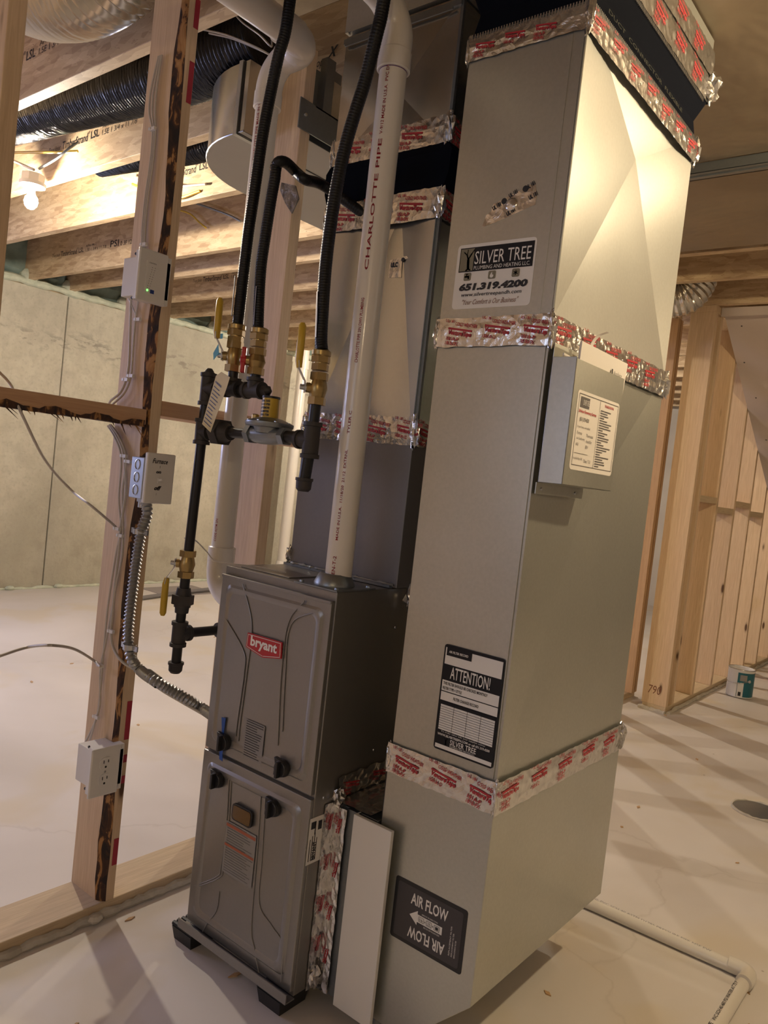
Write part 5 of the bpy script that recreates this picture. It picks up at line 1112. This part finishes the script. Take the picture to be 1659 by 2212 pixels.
# ============================================================= LAMPS
def bulb(x, y, z, watts, colr, lab, holder=True):
    t = Thing('light_bulb', lab, 'light bulb', (x, y, z), 'bare bulbs on the ceiling' if False else None)
    r_ = .03; em = bpy.data.materials.new('lit_bulb'); em.use_nodes = True; n = em.node_tree.nodes; n.clear()
    e = n.new('ShaderNodeEmission'); o = n.new('ShaderNodeOutputMaterial'); em.node_tree.links.new(e.outputs[0], o.inputs[0])
    e.inputs[0].default_value = (*colr, 1); e.inputs[1].default_value = watts/(4*math.pi**2*r_*r_)
    t.part('bulb', MB().ball((x, y, z), r_, r_, .036, 12), em)
    t.part('lamp_base', MB().lathe((x, y, z+.030), Z, [(0, .018), (.02, .014), (.04, .0135)], 14), M['white'])
    t.part('lamp_holder', MB().lathe((x, y, z+.062), Z, [(0, .030), (.006, .055), (.014, .058), (.022, .058)], 26), M['white'])
    t.part('junction_box', MB().lathe((x, y, z+.084), Z, [(0, .052), (.036, .052)], 8), M['paper'])
for k, (x, y, z, wt, c) in enumerate(BULBS):
    bulb(x, y, z, wt, c, ('lit bare bulb in a white holder under the joists at upper left', 'lit bare bulb further back on the left near the concrete wall', 'lit bare bulb on the ceiling right of the tall duct', 'unseen bulb added near the dark bar for the highlight on the tall duct', 'unseen bulb added far right of the stairs to brighten the right side', 'unseen bulb added behind the viewer as fill light')[k])

# ============================================================= THINGS ON THE RIGHT
pc = Thing('paint_can', 'open white and teal paint can with a wire handle by the stud wall', 'paint can', (-1.235, 5.58, 0))
px, py = -1.235, 5.58
pc.part('can', MB().lathe((px, py, .004), Z, [(0, .080), (.002, .083), (.006, .083), (.008, .082), (.178, .082), (.181, .084), (.186, .084), (.188, .080), (.184, .074), (.150, .073)], 36), M['white'])
pc.part('rim', MB().tube([(px+.0815*math.cos(2*math.pi*k/36), py+.0815*math.sin(2*math.pi*k/36), .190) for k in range(37)], .0035, 8, cap=False), M['chrome'])
pc.part('paint', MB().lathe((px, py, .156), Z, [(0, .0725), (.001, .0725)], 30), M['paper'])
def wrap(th, name, c, rad, z0, z1, a0, a1, m, n=12, par=None):
    mb = MB(); vs = []
    for i in range(n+1):
        a = math.radians(a0+(a1-a0)*i/n)
        for z in (z0, z1): vs.append((c[0]+rad*math.cos(a), c[1]+rad*math.sin(a), z))
    mb.add(vs, [(2*i, 2*i+2, 2*i+3, 2*i+1) for i in range(n)], True); return th.part(name, mb, m, par)
lb = wrap(pc, 'label', (px, py), .0828, .012, .172, -90, 30, M['teal'])
wrap(pc, 'label_panel', (px, py), .0834, .010, .105, -88, -62, M['white'], par=lb); wrap(pc, 'bar_code', (px, py), .0838, .018, .045, -82, -70, M['black_ink'], par=lb); wrap(pc, 'label_panel', (px, py), .0834, .118, .158, -80, -50, M['label_grey'], par=lb)
hb = MB(); hb.tube(crv([(px+.066, py-.054, .120), (px+.02, py-.092, .105), (px-.05, py-.085, .098), (px-.085, py-.03, .110)], 8), .0018, 6); hb.lathe((px+.064, py-.050, .120), (.75, -.66, 0), [(0, .012), (.006, .010), (.009, .004)], 12); pc.part('handle', hb, M['chrome'])
fn = MB(); fn.lathe((-1.20, 6.35, .048), Vector((.93, .30, -.22)).normalized(), [(0, .050), (.02, .060), (.05, .045), (.07, .058), (.10, .040), (.20, .026), (.26, .010)], 16)
single('red_funnel', fn, M['red'], 'glossy red plastic bag or funnel lying behind the paint can', 'plastic bag', (-1.1, 6.3, .04))
wp_ = Thing('stub_pipe', 'short white pipe stub poking up behind the studs at far right', 'pipe', (-1.66, 6.7, 0))
wp_.part('pipe', MB().cyl((-1.66, 6.55, .0), (-1.66, 6.55, .55), .04, n=18).lathe((-1.66, 6.55, .52), Vector((.6, -.2, .75)), [(0, .05), (.10, .052)], 18), M['pvc'])
rl = MB(); rl.cyl((-1.72, 6.32, .06), (-1.48, 6.42, .14), .05, n=14); single('paper_roll', rl, M['paper'], 'white roll leaning on the bottom plate behind the paint can', 'paper roll', (-1.6, 6.35, .05))
fd = Thing('floor_drain', 'round grey cleanout cover set in the floor at right', 'floor drain', (-.640, 3.49, 0))
fd.part('cover', MB().lathe((-.640, 3.49, 0), Z, [(0, .096), (.004, .096), (.006, .090)], 36), M['galv_grey'])
sl = MB(); rnd = random.Random(30); pth = [(-.640+.100*math.cos(2*math.pi*k/40), 3.49+.100*math.sin(2*math.pi*k/40), .002) for k in range(41)]; sl.tube(pth, [.003+.005*rnd.random() for _ in pth], 6, cap=False); fd.part('caulk_ring', sl, M['caulk'])
tw = MB(); tw.tube([(-.545, 1.72, .004), (-.525, 1.735, .005), (-.505, 1.725, .004)], .003, 5).tube([(-.525, 1.735, .005), (-.520, 1.765, .004)], .002, 5)
single('wood_splinter', tw, M['pine_dark'], 'small forked wood splinter on the floor beside the white pipe', 'splinter', (-.525, 1.73, 0))
